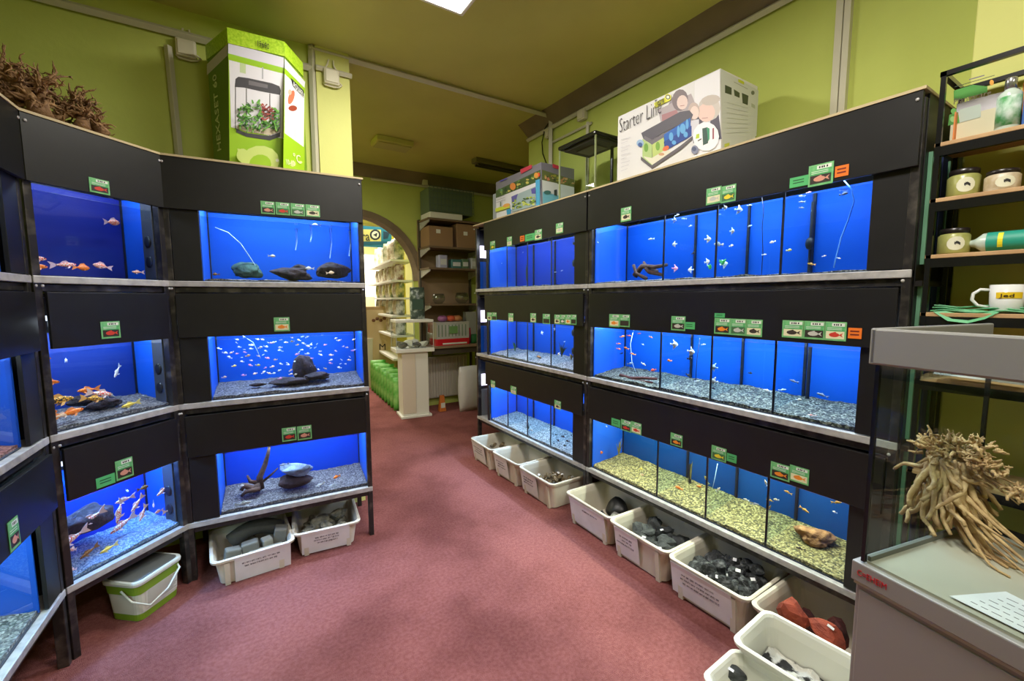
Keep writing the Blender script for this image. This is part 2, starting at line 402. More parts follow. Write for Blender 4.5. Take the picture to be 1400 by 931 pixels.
# ------------------------------------------------------------------ racks
GZ = (.335, .995, 1.645); GT = (.70, 1.345, 2.005); RACKZ = 2.262
class Unit:
    def __init__(self, p0, p1, name_label, group=None, depth=.48):
        p0, p1 = Vector((*p0, 0)), Vector((*p1, 0)); d = p1 - p0; self.w = d.length; self.ang = math.atan2(d.y, d.x)
        self.o = p0; self.dir = d.normalized(); self.n = Vector((-self.dir.y, self.dir.x, 0)); self.depth = depth
        self.M = Matrix.Translation(p0) @ Matrix.Rotation(self.ang, 4, 'Z')
        self.root = thing('aquarium_rack', name_label, 'rack', p0, self.ang, group)
        self.label = name_label
    def hit(self, px, py, d=0.0):
        p = on_plane(px, py, self.o + self.n * d, self.n); return self.M.inverted() @ p
    def world(self, s, d, z): return self.M @ Vector((s, d, z))
    def frame(self, blanks, left_post=True, right_post=True, hx=0.0):
        w, D, r = self.w, self.depth, self.root
        xs = ([.0] if left_post else []) + ([w] if right_post else [])
        for x in xs:
            for d in (.0, D):
                x0 = min(max(x - .014, 0), w - .028)
                MB().box(x0, d + (-.008 if d == 0 else -.03), 0, x0 + .028, d + (.03 if d == 0 else 0), RACKZ - .02).build('post', STEEL, r, bevel=.003)
        for gz in GZ:
            MB().box(.0, -.012, gz - .034, w, D, gz - .004).build('shelf_rail', RAIL, r, bevel=.003)
            MB().box(.0, .004, gz - .066, w, .034, gz - .036).build('cross_bar', STEEL, r, bevel=.003)
            MB().box(.0, D - .034, gz - .066, w, D - .004, gz - .036).build('cross_bar', STEEL, r, bevel=.003)
        tt = (GZ[1] - .070, GZ[2] - .070, RACKZ)
        for x in (-.0, w - .006): MB().box(x, .031, .30, x + .006, D - .031, RACKZ - .001).build('side_board', BLACKL, r)
        for k in range(3):
            x0 = .030 if k < 2 else .004
            MB().box(max(x0, hx), -.026, GT[k], w - x0, -.010, tt[k]).build('hood_panel', BLACKL, r, bevel=.0015)
            for b0, b1 in blanks:
                MB().box(b0, -.006, GZ[k] + .0, b1, .008, GT[k] + .03).build('blank_panel', BLACKL, r, bevel=.001)
            # lid board that keeps the lamp light inside
            MB().box(.03, .03, tt[k] - .02 if k < 2 else tt[k] - .04, w - .03, D - .01, tt[k] - .012 if k < 2 else tt[k] - .03).build('hood_lid', BLACKL, r)
            MB().box(.0, D - .008, GZ[k], w, D - .001, tt[k]).build('rear_board', BLACKL, r)
        MB().box(-.004, -.030, RACKZ, w + .004, D + .01, RACKZ + .010).build('top_board', EDGEW, r)
        for x in (.018, w - .018):
            for z in (RACKZ - .03, 1.60, .945):
                MB().ell((x, -.028, z), (.006, .004, .006), 6).build('bolt', RAIL, r)

GRAV = dict(
    grey=pebble_mat('grey_gravel', [(120, 116, 122), (96, 92, 100), (150, 146, 150), (76, 74, 84)]),
    dark=pebble_mat('salt_and_pepper_gravel', [(38, 42, 42), (112, 118, 108), (66, 72, 66), (24, 28, 28), (150, 152, 138)], 130),
    yellow=pebble_mat('yellow_gravel', [(160, 150, 92), (122, 112, 62), (190, 180, 124), (78, 76, 44)], 120),
    white=pebble_mat('pale_gravel', [(150, 154, 154), (112, 118, 124), (184, 186, 184), (80, 86, 92)], 130),
    bluewhite=pebble_mat('bluish_white_gravel', [(150, 180, 210), (120, 150, 190), (180, 200, 224), (96, 126, 170)], 160),
    red=pebble_mat('reddish_gravel', [(170, 110, 100), (130, 84, 78), (196, 140, 124)], 120))
TANKS = {}
def tank(u, k, s0, s1, div, label, gravel, gh, lamp, lcol, back=BLUE, dd=.31, sidem=None, filt=None, rear_slope=.03, glaze=True, wl=.02):
    """one aquarium: k tier, s0..s1 along the rack, div divider positions, gh gravel depth"""
    z0, z1 = GZ[k], GT[k] + .05
    gh0, gh, rear_slope = gh, min(gh, .014), (.034 if gh > .02 else .004)
    o = u.world(s0, .016, z0)
    t = thing('aquarium', label, 'aquarium', o, u.ang)
    W, H = s1 - s0, z1 - z0
    MB().box(0, 0, 0, W, .006, H).build('front_pane', GLASS, t)
    MB().box(0, 0, -.003, W, dd, .0).build('base_pane', mat('tank_base', (30, 40, 60), .5), t)
    MB().box(-.0, dd, 0, W, dd + .006, H).build('back_panel', back, t)
    sm = sidem or mat('blue_side_film', (16, 84, 200), .5)
    MB().box(-.006, .002, 0, 0, dd + .006, H).build('side_pane', sm, t)
    MB().box(W, .002, 0, W + .006, dd + .006, H).build('side_pane', sm, t)
    for x in (.001, W - .007): MB().box(x, dd - .009, 0, x + .006, dd - .001, H).build('silicone_seam', SILI, t)
    for dv in div:
        x = dv - s0
        g = MB().box(x - .002, .007, 0, x + .002, dd - .001, H - .01).build('divider', GLASSD, t)
        MB().box(x - .0045, .006, 0, x + .0045, .012, H - .01).build('silicone_seam', SILI, g)
        MB().box(x - .006, dd - .012, 0, x + .006, dd - .001, H - .01).build('silicone_seam', SILI, g)
    if filt:
        g = MB().box(W - .022, .014, .002, W - .002, .085, H - .01).build('filter_housing', mat('grey_filter_board', (60, 62, 70), .5), t, bevel=.003)
        for zz in (.09, .19): MB().ell((W - .024, .05, zz), (.006, .022, .03), 8).build('filter_sponge', SILI, g, smooth=True)
    rnd = random.Random(int(o.x * 1000) + k)
    if gh > 0:
        nx = max(12, int(W * 55)); ny = 14; vs = []; fs = []
        for j in range(ny + 1):
            for i in range(nx + 1):
                x = .003 + (W - .006) * i / nx; y = .008 + (dd - .012) * j / ny
                h = gh + rear_slope * (j / ny) + .010 * noise.noise(Vector((x * 9 + o.y, y * 9, k))) + .004 * noise.noise(Vector((x * 60, y * 60, k))) + rnd.uniform(-.0012, .0012)
                vs.append((x, y, max(h, .003)))
        a = len(vs)
        for j in range(ny):
            for i in range(nx): q = j * (nx + 1) + i; fs.append((q, q + 1, q + nx + 2, q + nx + 1))
        fr = [(x, y, .0005) for x, y, z in vs[:nx + 1]]; vs += fr
        for i in range(nx): fs.append((a + i, a + i + 1, i + 1, i))
        stuff(MB().add(vs, fs).build('gravel', GRAV[gravel], t))
    if glaze:
        MB().box(.002, .008, H - .05 - wl - .002, W - .002, dd - .002, H - .05 - wl).build('water', WATER, t)
    zt = H + .055 if k < 2 else H + .10
    area('aquarium_lamp_light', (W / 2, .11, zt), (W * .92, .05), lamp * .70 * W, lcol, (math.radians(-12), 0, 0), t)
    lt = MB().tube([(.04, .11, zt + .016), (W - .04, .11, zt + .016)], .011, 8).build('lamp_glow', mat('tube_lamp_glow', (225, 238, 255), .4, emit=1.5), t)
    t['z'] = z0
    TANKS[(u.label, k)] = t
    return t

uC = Unit((-.276, 2.852), (.700, 2.784), 'black three-tier aquarium rack in front of the bright pillar')
uB = Unit((-.665, 2.478), (-.275, 2.852), 'narrow angled three-tier aquarium rack between its neighbours on the left', depth=.34)
uA = Unit((-.735, 1.30), (-.672, 2.468), 'aquarium rack cut off by the left edge of the picture', depth=.42)
uR2 = Unit((2.093, 2.262), (2.093, .553), 'long black aquarium rack nearest on the right wall')
uR1 = Unit((2.093, 3.925), (2.093, 2.268), 'black aquarium rack at the far end of the right wall')
uC.frame([(.030, .150)])
uB.frame([])
uA.frame([(uA.w - .14, uA.w - .01)])
uR2.frame([(1.572, 1.69)])
uR1.frame([(1.508, 1.645), (.215, .243)], hx=.212)
CW = (.74, .88, 1.0); PB = (.60, .76, 1.0)
tank(uC, 2, .152, .955, [], 'upper aquarium of the pillar rack, rocks and pale fish on bright blue', 'grey', .006, 26, CW)
tank(uC, 1, .152, .955, [], 'middle aquarium of the pillar rack crowded with dozens of tiny pale fish', 'grey', .035, 24, PB, BLUE)
tank(uC, 0, .152, .955, [], 'lowest aquarium of the pillar rack with driftwood branch and pale boulder', 'grey', .035, 24, CW, BLUEV)
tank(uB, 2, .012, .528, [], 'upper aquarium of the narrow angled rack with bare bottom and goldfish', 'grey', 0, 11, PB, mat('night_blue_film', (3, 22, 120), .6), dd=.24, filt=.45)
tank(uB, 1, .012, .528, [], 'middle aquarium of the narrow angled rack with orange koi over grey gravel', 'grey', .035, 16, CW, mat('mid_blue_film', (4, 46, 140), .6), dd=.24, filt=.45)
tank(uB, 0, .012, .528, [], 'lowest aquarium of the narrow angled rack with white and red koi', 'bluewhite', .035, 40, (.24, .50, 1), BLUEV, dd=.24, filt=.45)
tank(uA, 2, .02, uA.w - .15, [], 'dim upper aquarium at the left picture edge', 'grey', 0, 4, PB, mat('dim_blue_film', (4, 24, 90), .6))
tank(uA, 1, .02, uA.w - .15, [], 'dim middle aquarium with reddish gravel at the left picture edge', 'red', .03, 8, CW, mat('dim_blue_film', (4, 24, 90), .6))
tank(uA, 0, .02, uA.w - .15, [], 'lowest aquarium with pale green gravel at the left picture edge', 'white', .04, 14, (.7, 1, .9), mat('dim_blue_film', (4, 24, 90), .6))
D2 = [.595, .920, 1.240]
tank(uR2, 2, .038, 1.568, D2, 'upper four-compartment aquarium of the near right rack, bright blue with white fish', 'white', .004, 24, CW, BLUE)
tank(uR2, 1, .038, 1.568, D2, 'middle four-compartment aquarium of the near right rack with salt-and-pepper gravel', 'dark', .045, 27, (.84, .96, 1), BLUE)
tank(uR2, 0, .038, 1.568, D2, 'lowest four-compartment aquarium of the near right rack with yellow-green gravel', 'yellow', .05, 24, (1, .95, .66), BLUED)
D1 = [uR1.hit(691, 500).x, uR1.hit(718, 500).x, uR1.hit(750, 500).x]
tank(uR1, 2, .245, 1.503, D1, 'upper aquarium of the far right rack', 'white', .004, 15, CW, BLUEV)
tank(uR1, 1, .245, 1.503, D1, 'middle aquarium of the far right rack with small plants', 'white', .035, 17, (.8, .82, 1), BLUE)
tank(uR1, 0, .245, 1.503, D1, 'lowest aquarium of the far right rack with black spotted fish on pale gravel', 'white', .05, 24, (.62, .82, 1), BLUE)
# open end bay of the far rack: small side tanks, a glowing box above each standing for lamp-lit white wall
for k in range(3):
    t = thing('filter_tank', ['lowest', 'middle', 'topmost'][k] + ' narrow open tank at the far end of the right racks', 'aquarium', uR1.world(.035, .03, GZ[k]), uR1.ang)
    MB().box(0, 0, 0, .17, .005, .36).build('front_pane', GLASS, t)
    MB().box(0, .30, 0, .17, .306, .46).build('back_panel', [mat('grey_back', (110, 110, 112), .5), mat('grey_back', (110, 110, 112), .5), mat('grey_back', (110, 110, 112), .5)][k], t)
    MB().box(-.028, .00, .0, -.004, .14, .27).build('filter_block', [mat('clear_grey', (120, 124, 130), .4), BLUE, BLUE][k], t)
    MB().box(-.026, .15, .0, .05, .26, .34).build('filter_housing', BLACKP, t)
    MB().box(-.028, .0, .31, -.010, .10, .43).build('lamp_glow', mat('lit_bay_wall_glow', (235, 225, 255), .4, emit=4 if k else 2), t)
# right end of the near rack: greenish glass edges of the service bay
t = thing('service_bay', 'tall glass-edged filter bay on the right end of the near right rack', 'filter bay', (2.11, .548, 0))
for i, (x, wd, m_) in enumerate(((.03, .008, GLEDGE), (.07, .016, GLEDGE), (.11, .02, GLEDGE), (.15, .06, mat('navy_filter_bag', (30, 50, 110), .6)), (.24, .01, GLEDGE))):
    for z0, z1 in ((.4, .95), (1.0, 1.58), (1.66, 2.06)):
        MB().box(x, -.012, z0, x + wd, .0, z1).build('glass_edge', m_, t)
for z in (.38, .98, 1.60): MB().box(0, -.02, z - .02, .4, .0, z).build('bay_rail', STEEL, t)
MB().box(.0, .001, .33, .45, .004, 2.24).build('bay_board', BLACKL, t)
# ------------------------------------------------------------------ price cards on the hood panels
CG = mat('green_card', (74, 166, 96), 0.5, rgb2=(120, 194, 128), scale=3)
CG2 = mat('plain_green_card', (84, 184, 112), 0.5)
COR = mat('orange_card', (238, 120, 36), 0.5)
CW_ = mat('card_white', (226, 232, 222), 0.5)
def card_mesh(kind):
    m_ = MB(); m_.box(0, 0, 0, 1, .0012, 1, 0)
    y = -.0004
    def q(x0, z0, x1, z1, mi, dy=0): m_.add([(x0, y - dy, z0), (x1, y - dy, z0), (x1, y - dy, z1), (x0, y - dy, z1)], [(0, 1, 2, 3)], mi)
    if kind == 'fish':
        q(.03, .03, .97, .97, 5); q(.05, .05, .95, .95, 0, .0001)
        q(.34, .76, .92, .93, 1, .0002)
        for x in (.42, .52, .60, .72): q(x, .80, x + .06, .89, 2, .0004)
        for z in (.66, .58): q(.12, z, .8, z + .025, 1, .0002)
        q(.08, .10, .92, .50, 3, .0002)
        n = 12; pts = [(.46 + .24 * math.cos(2 * PI * k / n), y - .0005, .31 + .12 * math.sin(2 * PI * k / n)) for k in range(n)]
        m_.add(pts, [tuple(range(n))], 4)
        m_.add([(.66, y - .0005, .31), (.86, y - .0005, .20), (.80, y - .0005, .31), (.86, y - .0005, .43)], [(0, 1, 2, 3)], 4)
        m_.add([(.36, y - .0005, .42), (.56, y - .0005, .42), (.52, y - .0005, .48)], [(0, 1, 2)], 4)
    elif kind == 'plain':
        for z in (.62, .36): q(.18, z, .78, z + .10, 2, .0002)
    elif kind == 'orange':
        for z in (.62, .30): q(.16, z, .82, z + .14, 2, .0002)
    return m_
cards = {k: card_mesh(k).mesh('price_card', [CG, CW_, INK, CW_, INK, CW_]) for k in ('fish', 'plain', 'orange')}
BGs = {'w': mat('photo_cream', (228, 222, 184), .5), 'd': mat('photo_dark', (52, 44, 38), .5), 'g': mat('photo_green', (70, 110, 70), .5)}
FCs = {'r': (206, 60, 44), 'o': (236, 140, 40), 'p': (214, 150, 130), 'k': (60, 50, 44), 's': (196, 196, 188), 'y': (236, 214, 50), 'w': (232, 226, 220)}
def put_card(u, xl, xr, yt, yb, k, kind, bg='w', fc='r', where='', lbl=None, d=-.0285):
    a, b = u.hit(xl, yt, d), u.hit(xr, yb, d)
    c = u.hit(xl, yb, d)
    w_, h_ = abs(b.x - a.x), abs(a.z - (b.z + c.z) / 2)
    o = bpy.data.objects.new('price_card', cards[kind]); COL.objects.link(o)
    o.location = u.world(min(a.x, b.x), d, (b.z + c.z) / 2 if kind != 'fish' else (b.z + c.z) / 2); o.rotation_euler = (0, 0, u.ang); o.scale = (w_ * .98, 1, h_)
    ms = {'fish': [CG, CW_, INK, BGs[bg], flat(FCs[fc]), mat('card_rim', (150, 200, 140), .5)], 'plain': [CG2, CW_, flat((40, 96, 60))], 'orange': [COR, CW_, flat((120, 40, 20))]}[kind]
    for i, m_ in enumerate(ms):
        if i < len(o.material_slots): o.material_slots[i].link = 'OBJECT'; o.material_slots[i].material = m_
    tag(o, lbl, 'price card', 'price cards on the aquarium racks')
    return o
NM = {'r': 'red', 'o': 'orange', 'p': 'pinkish', 'k': 'dark', 's': 'silvery', 'y': 'yellow', 'w': 'white'}
BN = {'w': 'cream', 'd': 'dark', 'g': 'green'}
def card_row(u, xl, xr, yt0, yt1, yb0, yb1, spec, where):
    """spec like 'wp wr gs dr': one card per word, first letter photo ground, second letter fish"""
    sh = {'r': 'red'}
    sp = spec.split(); n_ = len(sp); pos = ['leftmost', 'second', 'third', 'rightmost'] if n_ == 4 else ['left', 'middle', 'right'] if n_ == 3 else ['left', 'right']
    for i, q in enumerate(sp):
        t0, t1 = i / n_, (i + 1) / n_
        lab = 'price card with %s fish%s, %s' % (NM[q[1]], (', %s one' % pos[i]) if n_ > 1 else '', where)
        put_card(u, xl + (xr - xl) * t0, xl + (xr - xl) * t1, yt0 + (yt1 - yt0) * (t0 + t1) / 2, yb0 + (yb1 - yb0) * (t0 + t1) / 2, i, 'fish', q[0], q[1], lbl=lab)
card_row(uC, 356, 438, 273.5, 280, 292, 297, 'dp gr gs wk', 'above the upper pillar-rack aquarium')
card_row(uC, 374, 397, 434, 434, 453, 453, 'wo', 'above the crowded middle aquarium')
card_row(uC, 385, 427, 587, 582, 604, 600, 'dr dp', 'above the lowest pillar-rack aquarium')
card_row(uB, 121, 151, 239, 244, 261, 268, 'dr', 'above the goldfish in the narrow angled rack')
card_row(uB, 137, 166, 440, 440, 463, 462, 'dr', 'above the orange koi of the narrow angled rack')
card_row(uB, 157, 184, 634, 629, 657, 651, 'dp', 'above the white koi of the narrow angled rack')
put_card(uB, 131, 159, 655, 664, 0, 'plain', lbl='crumpled plain green card beside the lowest card of the narrow angled rack')
card_row(uA, 10, 30, 722, 710, 757, 745, 'dp', 'stuck on the lowest aquarium glass at the left picture edge')
card_row(uR2, 849, 863, 286, 284, 304, 301, 'wk', 'above the black wood in the near right rack')
card_row(uR2, 966, 1006, 260, 254, 280, 275, 'ws gy', 'above the second compartment of the top row')
put_card(uR2, 1080, 1105, 244, 255, 0, 'plain', lbl='plain green card left of the upper red-fish card near the orange tag')
card_row(uR2, 1106, 1139, 230, 225, 256, 250, 'dp', 'between the plain green and the orange tag, top row')
put_card(uR2, 1142, 1160, 228, 241, 0, 'orange', lbl='upper orange price tag near the right end of the near rack')
card_row(uR2, 833, 861, 429, 430, 447, 447, 'wo dk', 'above the orange tetras')
card_row(uR2, 918, 937, 432, 432, 451, 453, 'ds', 'above the white angelfish compartment')
put_card(uR2, 936, 950, 440, 450, 0, 'plain', lbl='small plain green card right of the angelfish card')
card_row(uR2, 977, 1042, 434, 437, 456, 461, 'do gs wk', 'above the third middle compartment')
put_card(uR2, 977, 991, 428, 434, 0, 'plain', lbl='plain green slip sticking up behind the yellow fish card of the middle row')
card_row(uR2, 1070, 1157, 437, 440, 461, 467, 'wk ds wr', 'beside the lower orange tag')
put_card(uR2, 1160, 1178, 448, 463, 0, 'orange', lbl='lower orange price tag of the near right rack')
put_card(uR2, 836, 848, 571, 583, 0, 'plain', lbl='plain green card at the left of the lowest right row')
card_row(uR2, 849, 877, 571, 577, 588, 595, 'dr wr', 'above the lowest tank near the reed plant')
card_row(uR2, 917, 933, 590, 592, 609, 611, 'do', 'above the second compartment of the lowest tank')
card_row(uR2, 973, 993, 607, 609, 628, 632, 'gy', 'above the third compartment of the lowest tank')
put_card(uR2, 994, 1007, 619, 632, 0, 'plain', lbl='bluish-green folded card right of the yellow fish card, lowest row')
card_row(uR2, 1054, 1106, 628, 637, 653, 663, 'do wo', 'above the brown rock of the lowest tank')
card_row(uR1, 670, 677, 331, 330, 342, 341, 'gy', 'leftmost on top of the far right rack')
card_row(uR1, 693, 700, 325, 324, 337, 336, 'ws', 'second from left on top of the far right rack')
put_card(uR1, 711, 717, 323, 330, 0, 'orange', lbl='tiny red-orange tag on top of the far right rack')
put_card(uR1, 718, 731, 321, 329, 0, 'plain', lbl='plain green slip between red tag and card on the far right rack')
card_row(uR1, 731, 741, 316, 314, 329, 327, 'wk', 'right of the plain green slip of the far right rack')
card_row(uR1, 760, 770, 307, 305, 320, 318, 'ws', 'rightmost on top of the far right rack')
card_row(uR1, 666, 679, 427, 427, 438, 438, 'wk dk', 'leftmost in the middle of the far right rack')
card_row(uR1, 695, 702, 428, 428, 440, 440, 'ws', 'second in the middle of the far right rack')
card_row(uR1, 725, 733, 428, 428, 441, 441, 'wk', 'third in the middle of the far right rack')
card_row(uR1, 742, 752, 429, 429, 443, 443, 'dk', 'left of the row of four on the far right rack')
card_row(uR1, 758, 788, 430, 430, 443, 444, 'wk gw wo dk', 'in the middle of the far right rack')
card_row(uR1, 671, 677, 519, 520, 530, 531, 'ws', 'lowest left on the far right rack')
card_row(uR1, 698, 706, 526, 528, 538, 540, 'ws', 'lowest middle on the far right rack')
card_row(uR1, 758, 767, 545, 548, 558, 561, 'wk', 'lowest right on the far right rack')

# ------------------------------------------------------------------ fish
def fish_body(prof, tail, dorsal, anal, thick=.16, n=8):
    """prof: (x, half height, z centre) nose to tail root; unit length 1 facing -x"""
    m_ = MB(); rings = []
    for x, h, zc in prof:
        rings.append([(x, math.cos(2 * PI * k / n) * h * thick * 2.6, zc + math.sin(2 * PI * k / n) * h) for k in range(n)])
    m_.loft(rings, 0)
    def fin(pts, mi=1):
        k = len(pts); o = [(x, .004, z) for x, z in pts] + [(x, -.004, z) for x, z in pts]
        m_.add(o, [tuple(range(k)), tuple(range(2 * k - 1, k - 1, -1))] + [((i + 1) % k, i, i + k, (i + 1) % k + k) for i in range(k)], mi)
    fin(tail)
    if dorsal: fin(dorsal)
    if anal: fin(anal)
    x, h, zc = prof[1]
    for s in (1, -1): m_.ell((x + .03, s * h * thick * 2.2, zc + h * .3), (.018, .012, .018), 5, 2)
    return m_
P_SLIM = [(0, .012, 0), (.07, .06, 0), (.2, .095, 0), (.38, .11, 0), (.55, .085, 0), (.70, .045, .005), (.76, .035, .008)]
P_MID = [(0, .015, 0), (.07, .09, .0), (.2, .16, .0), (.38, .18, .0), (.55, .13, .0), (.68, .06, .0), (.74, .045, .0)]
P_TALL = [(0, .02, 0), (.08, .14, 0), (.22, .27, 0), (.38, .32, 0), (.55, .24, 0), (.68, .10, 0), (.74, .06, 0)]
T_FORK = [(.73, .03), (1.0, .16), (.92, 0), (1.0, -.16), (.73, -.03)]
T_FAN = [(.72, .04), (.95, .17), (1.0, .02), (.93, -.15), (.72, -.04)]
FM = {
 'slim': fish_body(P_SLIM, T_FORK, [(.30, .10), (.38, .20), (.52, .15), (.55, .08)], [(.50, -.09), (.60, -.16), (.66, -.06)]),
 'mid': fish_body(P_MID, T_FAN, [(.20, .15), (.30, .27), (.55, .22), (.66, .08)], [(.45, -.15), (.60, -.24), (.68, -.06)]),
 'tall': fish_body(P_TALL, T_FAN, [(.25, .26), (.62, .62), (.60, .18)], [(.25, -.26), (.62, -.62), (.60, -.18)]),
}
KOI = fish_body(P_SLIM, T_FORK, None, None, .2, 12)
def fmat(name, a, b=None, sc=30):
    return mat(name, a, .35, rgb2=b, scale=sc, lo=.48, hi=.54)
FMAT = dict(
 pale=(fmat('fish_pale', (238, 226, 200), (250, 246, 236)), fmat('fin_pale', (214, 226, 240))),
 white=(fmat('fish_white', (240, 240, 244), (210, 220, 236)), fmat('fin_white', (222, 232, 248))),
 pink=(fmat('fish_pink', (222, 120, 190), (240, 190, 220)), fmat('fin_pink', (214, 160, 210))),
 peach=(fmat('fish_peach', (240, 190, 150), (250, 226, 196)), fmat('fin_peach', (236, 210, 190))),
 yellow=(fmat('fish_yellow', (236, 210, 96), (224, 190, 70)), fmat('fin_yellow', (220, 206, 130))),
 orange=(fmat('fish_orange', (244, 112, 26), (250, 150, 60), 20), fmat('fin_orange', (246, 150, 80))),
 koi=(fmat('fish_koi', (240, 236, 232), (230, 82, 50), 22), fmat('fin_koi', (226, 200, 200))),
 gold=(fmat('fish_goldwhite', (236, 86, 48), (244, 230, 220), 26), fmat('fin_gold', (220, 190, 210))),
 dark=(fmat('fish_dark', (26, 24, 30), (60, 50, 50)), fmat('fin_dark', (24, 26, 34))),
 brown=(fmat('fish_brown', (150, 96, 40), (96, 64, 36)), fmat('fin_brown', (130, 96, 60))),
 grey=(fmat('fish_grey', (110, 124, 150), (160, 170, 186)), fmat('fin_grey', (120, 136, 170))),
 spotted=(fmat('fish_spotted', (226, 226, 226), (40, 40, 48), 60), fmat('fin_spotted', (180, 190, 200))),
 red=(fmat('fish_red', (206, 60, 50), (230, 120, 100)), fmat('fin_red', (200, 90, 90))),
 tiger=(fmat('fish_tiger', (240, 180, 60), (44, 36, 30), 26), fmat('fin_tiger', (226, 170, 90))))
EYE = mat('fish_eye', (14, 12, 12), .2)
FME = {k: v.mesh('fish', [FMAT['white'][0], FMAT['white'][1], EYE], True) for k, v in FM.items()}
rf = random.Random(5)
def fish(u, px, py, col, shape='mid', L=.035, d=.12, yaw=None, pitch=0, label='', group=None, tk=None):
    p = u.hit(px, py, .016 + d)
    yaw = (rf.choice((0, PI)) + rf.uniform(-.6, .6)) if yaw is None else yaw
    o = bpy.data.objects.new('fish', FME[shape]); COL.objects.link(o)
    M = Matrix.Translation(u.world(p.x, p.y, p.z)) @ Matrix.Rotation(u.ang + yaw, 4, 'Z') @ Matrix.Rotation(pitch, 4, 'Y') @ Matrix.Scale(L, 4) @ Matrix.Translation((-.45, 0, 0))
    o.matrix_world = M
    for i, m_ in enumerate((*FMAT[col], EYE)):
        o.material_slots[i].link = 'OBJECT'; o.material_slots[i].material = m_
    return tag(o, label, 'fish', group)
# koi and goldfish big enough to show fins: body with separate fins
def fin_mesh(pts, name):
    k = len(pts); m_ = MB(); o = [(x, .006, z) for x, z in pts] + [(x, -.006, z) for x, z in pts]
    m_.add(o, [tuple(range(k)), tuple(range(2 * k - 1, k - 1, -1))] + [((i + 1) % k, i, i + k, (i + 1) % k + k) for i in range(k)])
    return m_.mesh(name, [FMAT['koi'][1]])
def body_only(prof):
    m_ = MB(); n = 12; rings = []
    for x, h, zc in prof: rings.append([(x, math.cos(2 * PI * k / n) * h * .55, zc + math.sin(2 * PI * k / n) * h) for k in range(n)])
    return m_.loft(rings).mesh('body', [FMAT['koi'][0]], True)
SH = {'slim': (body_only(P_SLIM), .11), 'mid': (body_only(P_MID), .18)}
TAILM = fin_mesh([(.73, .03), (.86, .12), (1.04, .19), (.95, .02), (1.02, -.17), (.84, -.09), (.73, -.03)], 'tail_fin')
DORSM = {'slim': fin_mesh([(.26, .10), (.36, .20), (.50, .17), (.60, .08)], 'dorsal_fin'), 'mid': fin_mesh([(.20, .15), (.32, .29), (.52, .24), (.64, .09)], 'dorsal_fin')}
PECM = fin_mesh([(.22, -.06), (.30, -.05), (.40, -.20), (.30, -.17)], 'pectoral_fin')
EYEM = MB().ell((0, 0, 0), (.020, .012, .020), 6).mesh('eye', [EYE], True)
def big_fish(u, px, py, col, shape, L, d, yaw, pitch, label, group=None):
    p = u.hit(px, py, .016 + d)
    if u is uB: L *= 1.3
    t = bpy.data.objects.new('fish', None); COL.objects.link(t); t.empty_display_size = .02
    t.matrix_world = Matrix.Translation(u.world(p.x, p.y, p.z)) @ Matrix.Rotation(u.ang + yaw, 4, 'Z') @ Matrix.Rotation(pitch, 4, 'Y') @ Matrix.Scale(L, 4) @ Matrix.Translation((-.45, 0, 0))
    tag(t, label, 'fish', group)
    def pt(nm, me, m_, M=None):
        o = bpy.data.objects.new(nm, me); COL.objects.link(o); o.parent = t
        if M: o.matrix_local = M
        o.material_slots[0].link = 'OBJECT'; o.material_slots[0].material = m_
    a, b = FMAT[col]
    pt('body', SH[shape][0], a); pt('tail_fin', TAILM, b); pt('dorsal_fin', DORSM[shape], b)
    for s in (1, -1):
        pt('pectoral_fin', PECM, b, Matrix.Rotation(s * .5, 4, 'X'))
        pt('eye', EYEM, EYE, Matrix.Translation((.09, s * SH[shape][1] * .30, .03)))
# upper tank of the narrow rack: goldfish
G = 'goldfish in the upper tank of the narrow angled rack'
for a in ((154, 304, 'gold', 'mid', .062, .08, .2 + PI, .1, 'red and white goldfish swimming alone high in the upper left tank'),
          (45, 353, 'gold', 'slim', .075, .06, PI, 0, 'pale pink and orange goldfish resting above another in the upper left tank corner'),
          (47, 364, 'orange', 'slim', .075, .07, PI, .0, 'deep orange goldfish at the bottom left corner of the upper tank'),
          (88, 362, 'gold', 'slim', .07, .06, PI - .1, .1, 'white and red goldfish second from the left corner of the upper left tank'),
          (112, 366, 'orange', 'mid', .055, .07, .1 + PI, 0, 'orange goldfish on the bottom in the middle of the upper left tank'),
          (139, 364, 'gold', 'mid', .055, .07, -.2, .2, 'red goldfish with long white tail near the tank bottom, upper left tank'),
          (188, 372, 'gold', 'slim', .045, .06, 0, 0, 'small red and white goldfish beside the dark filter wall, upper left tank')):
    big_fish(uB, *a)
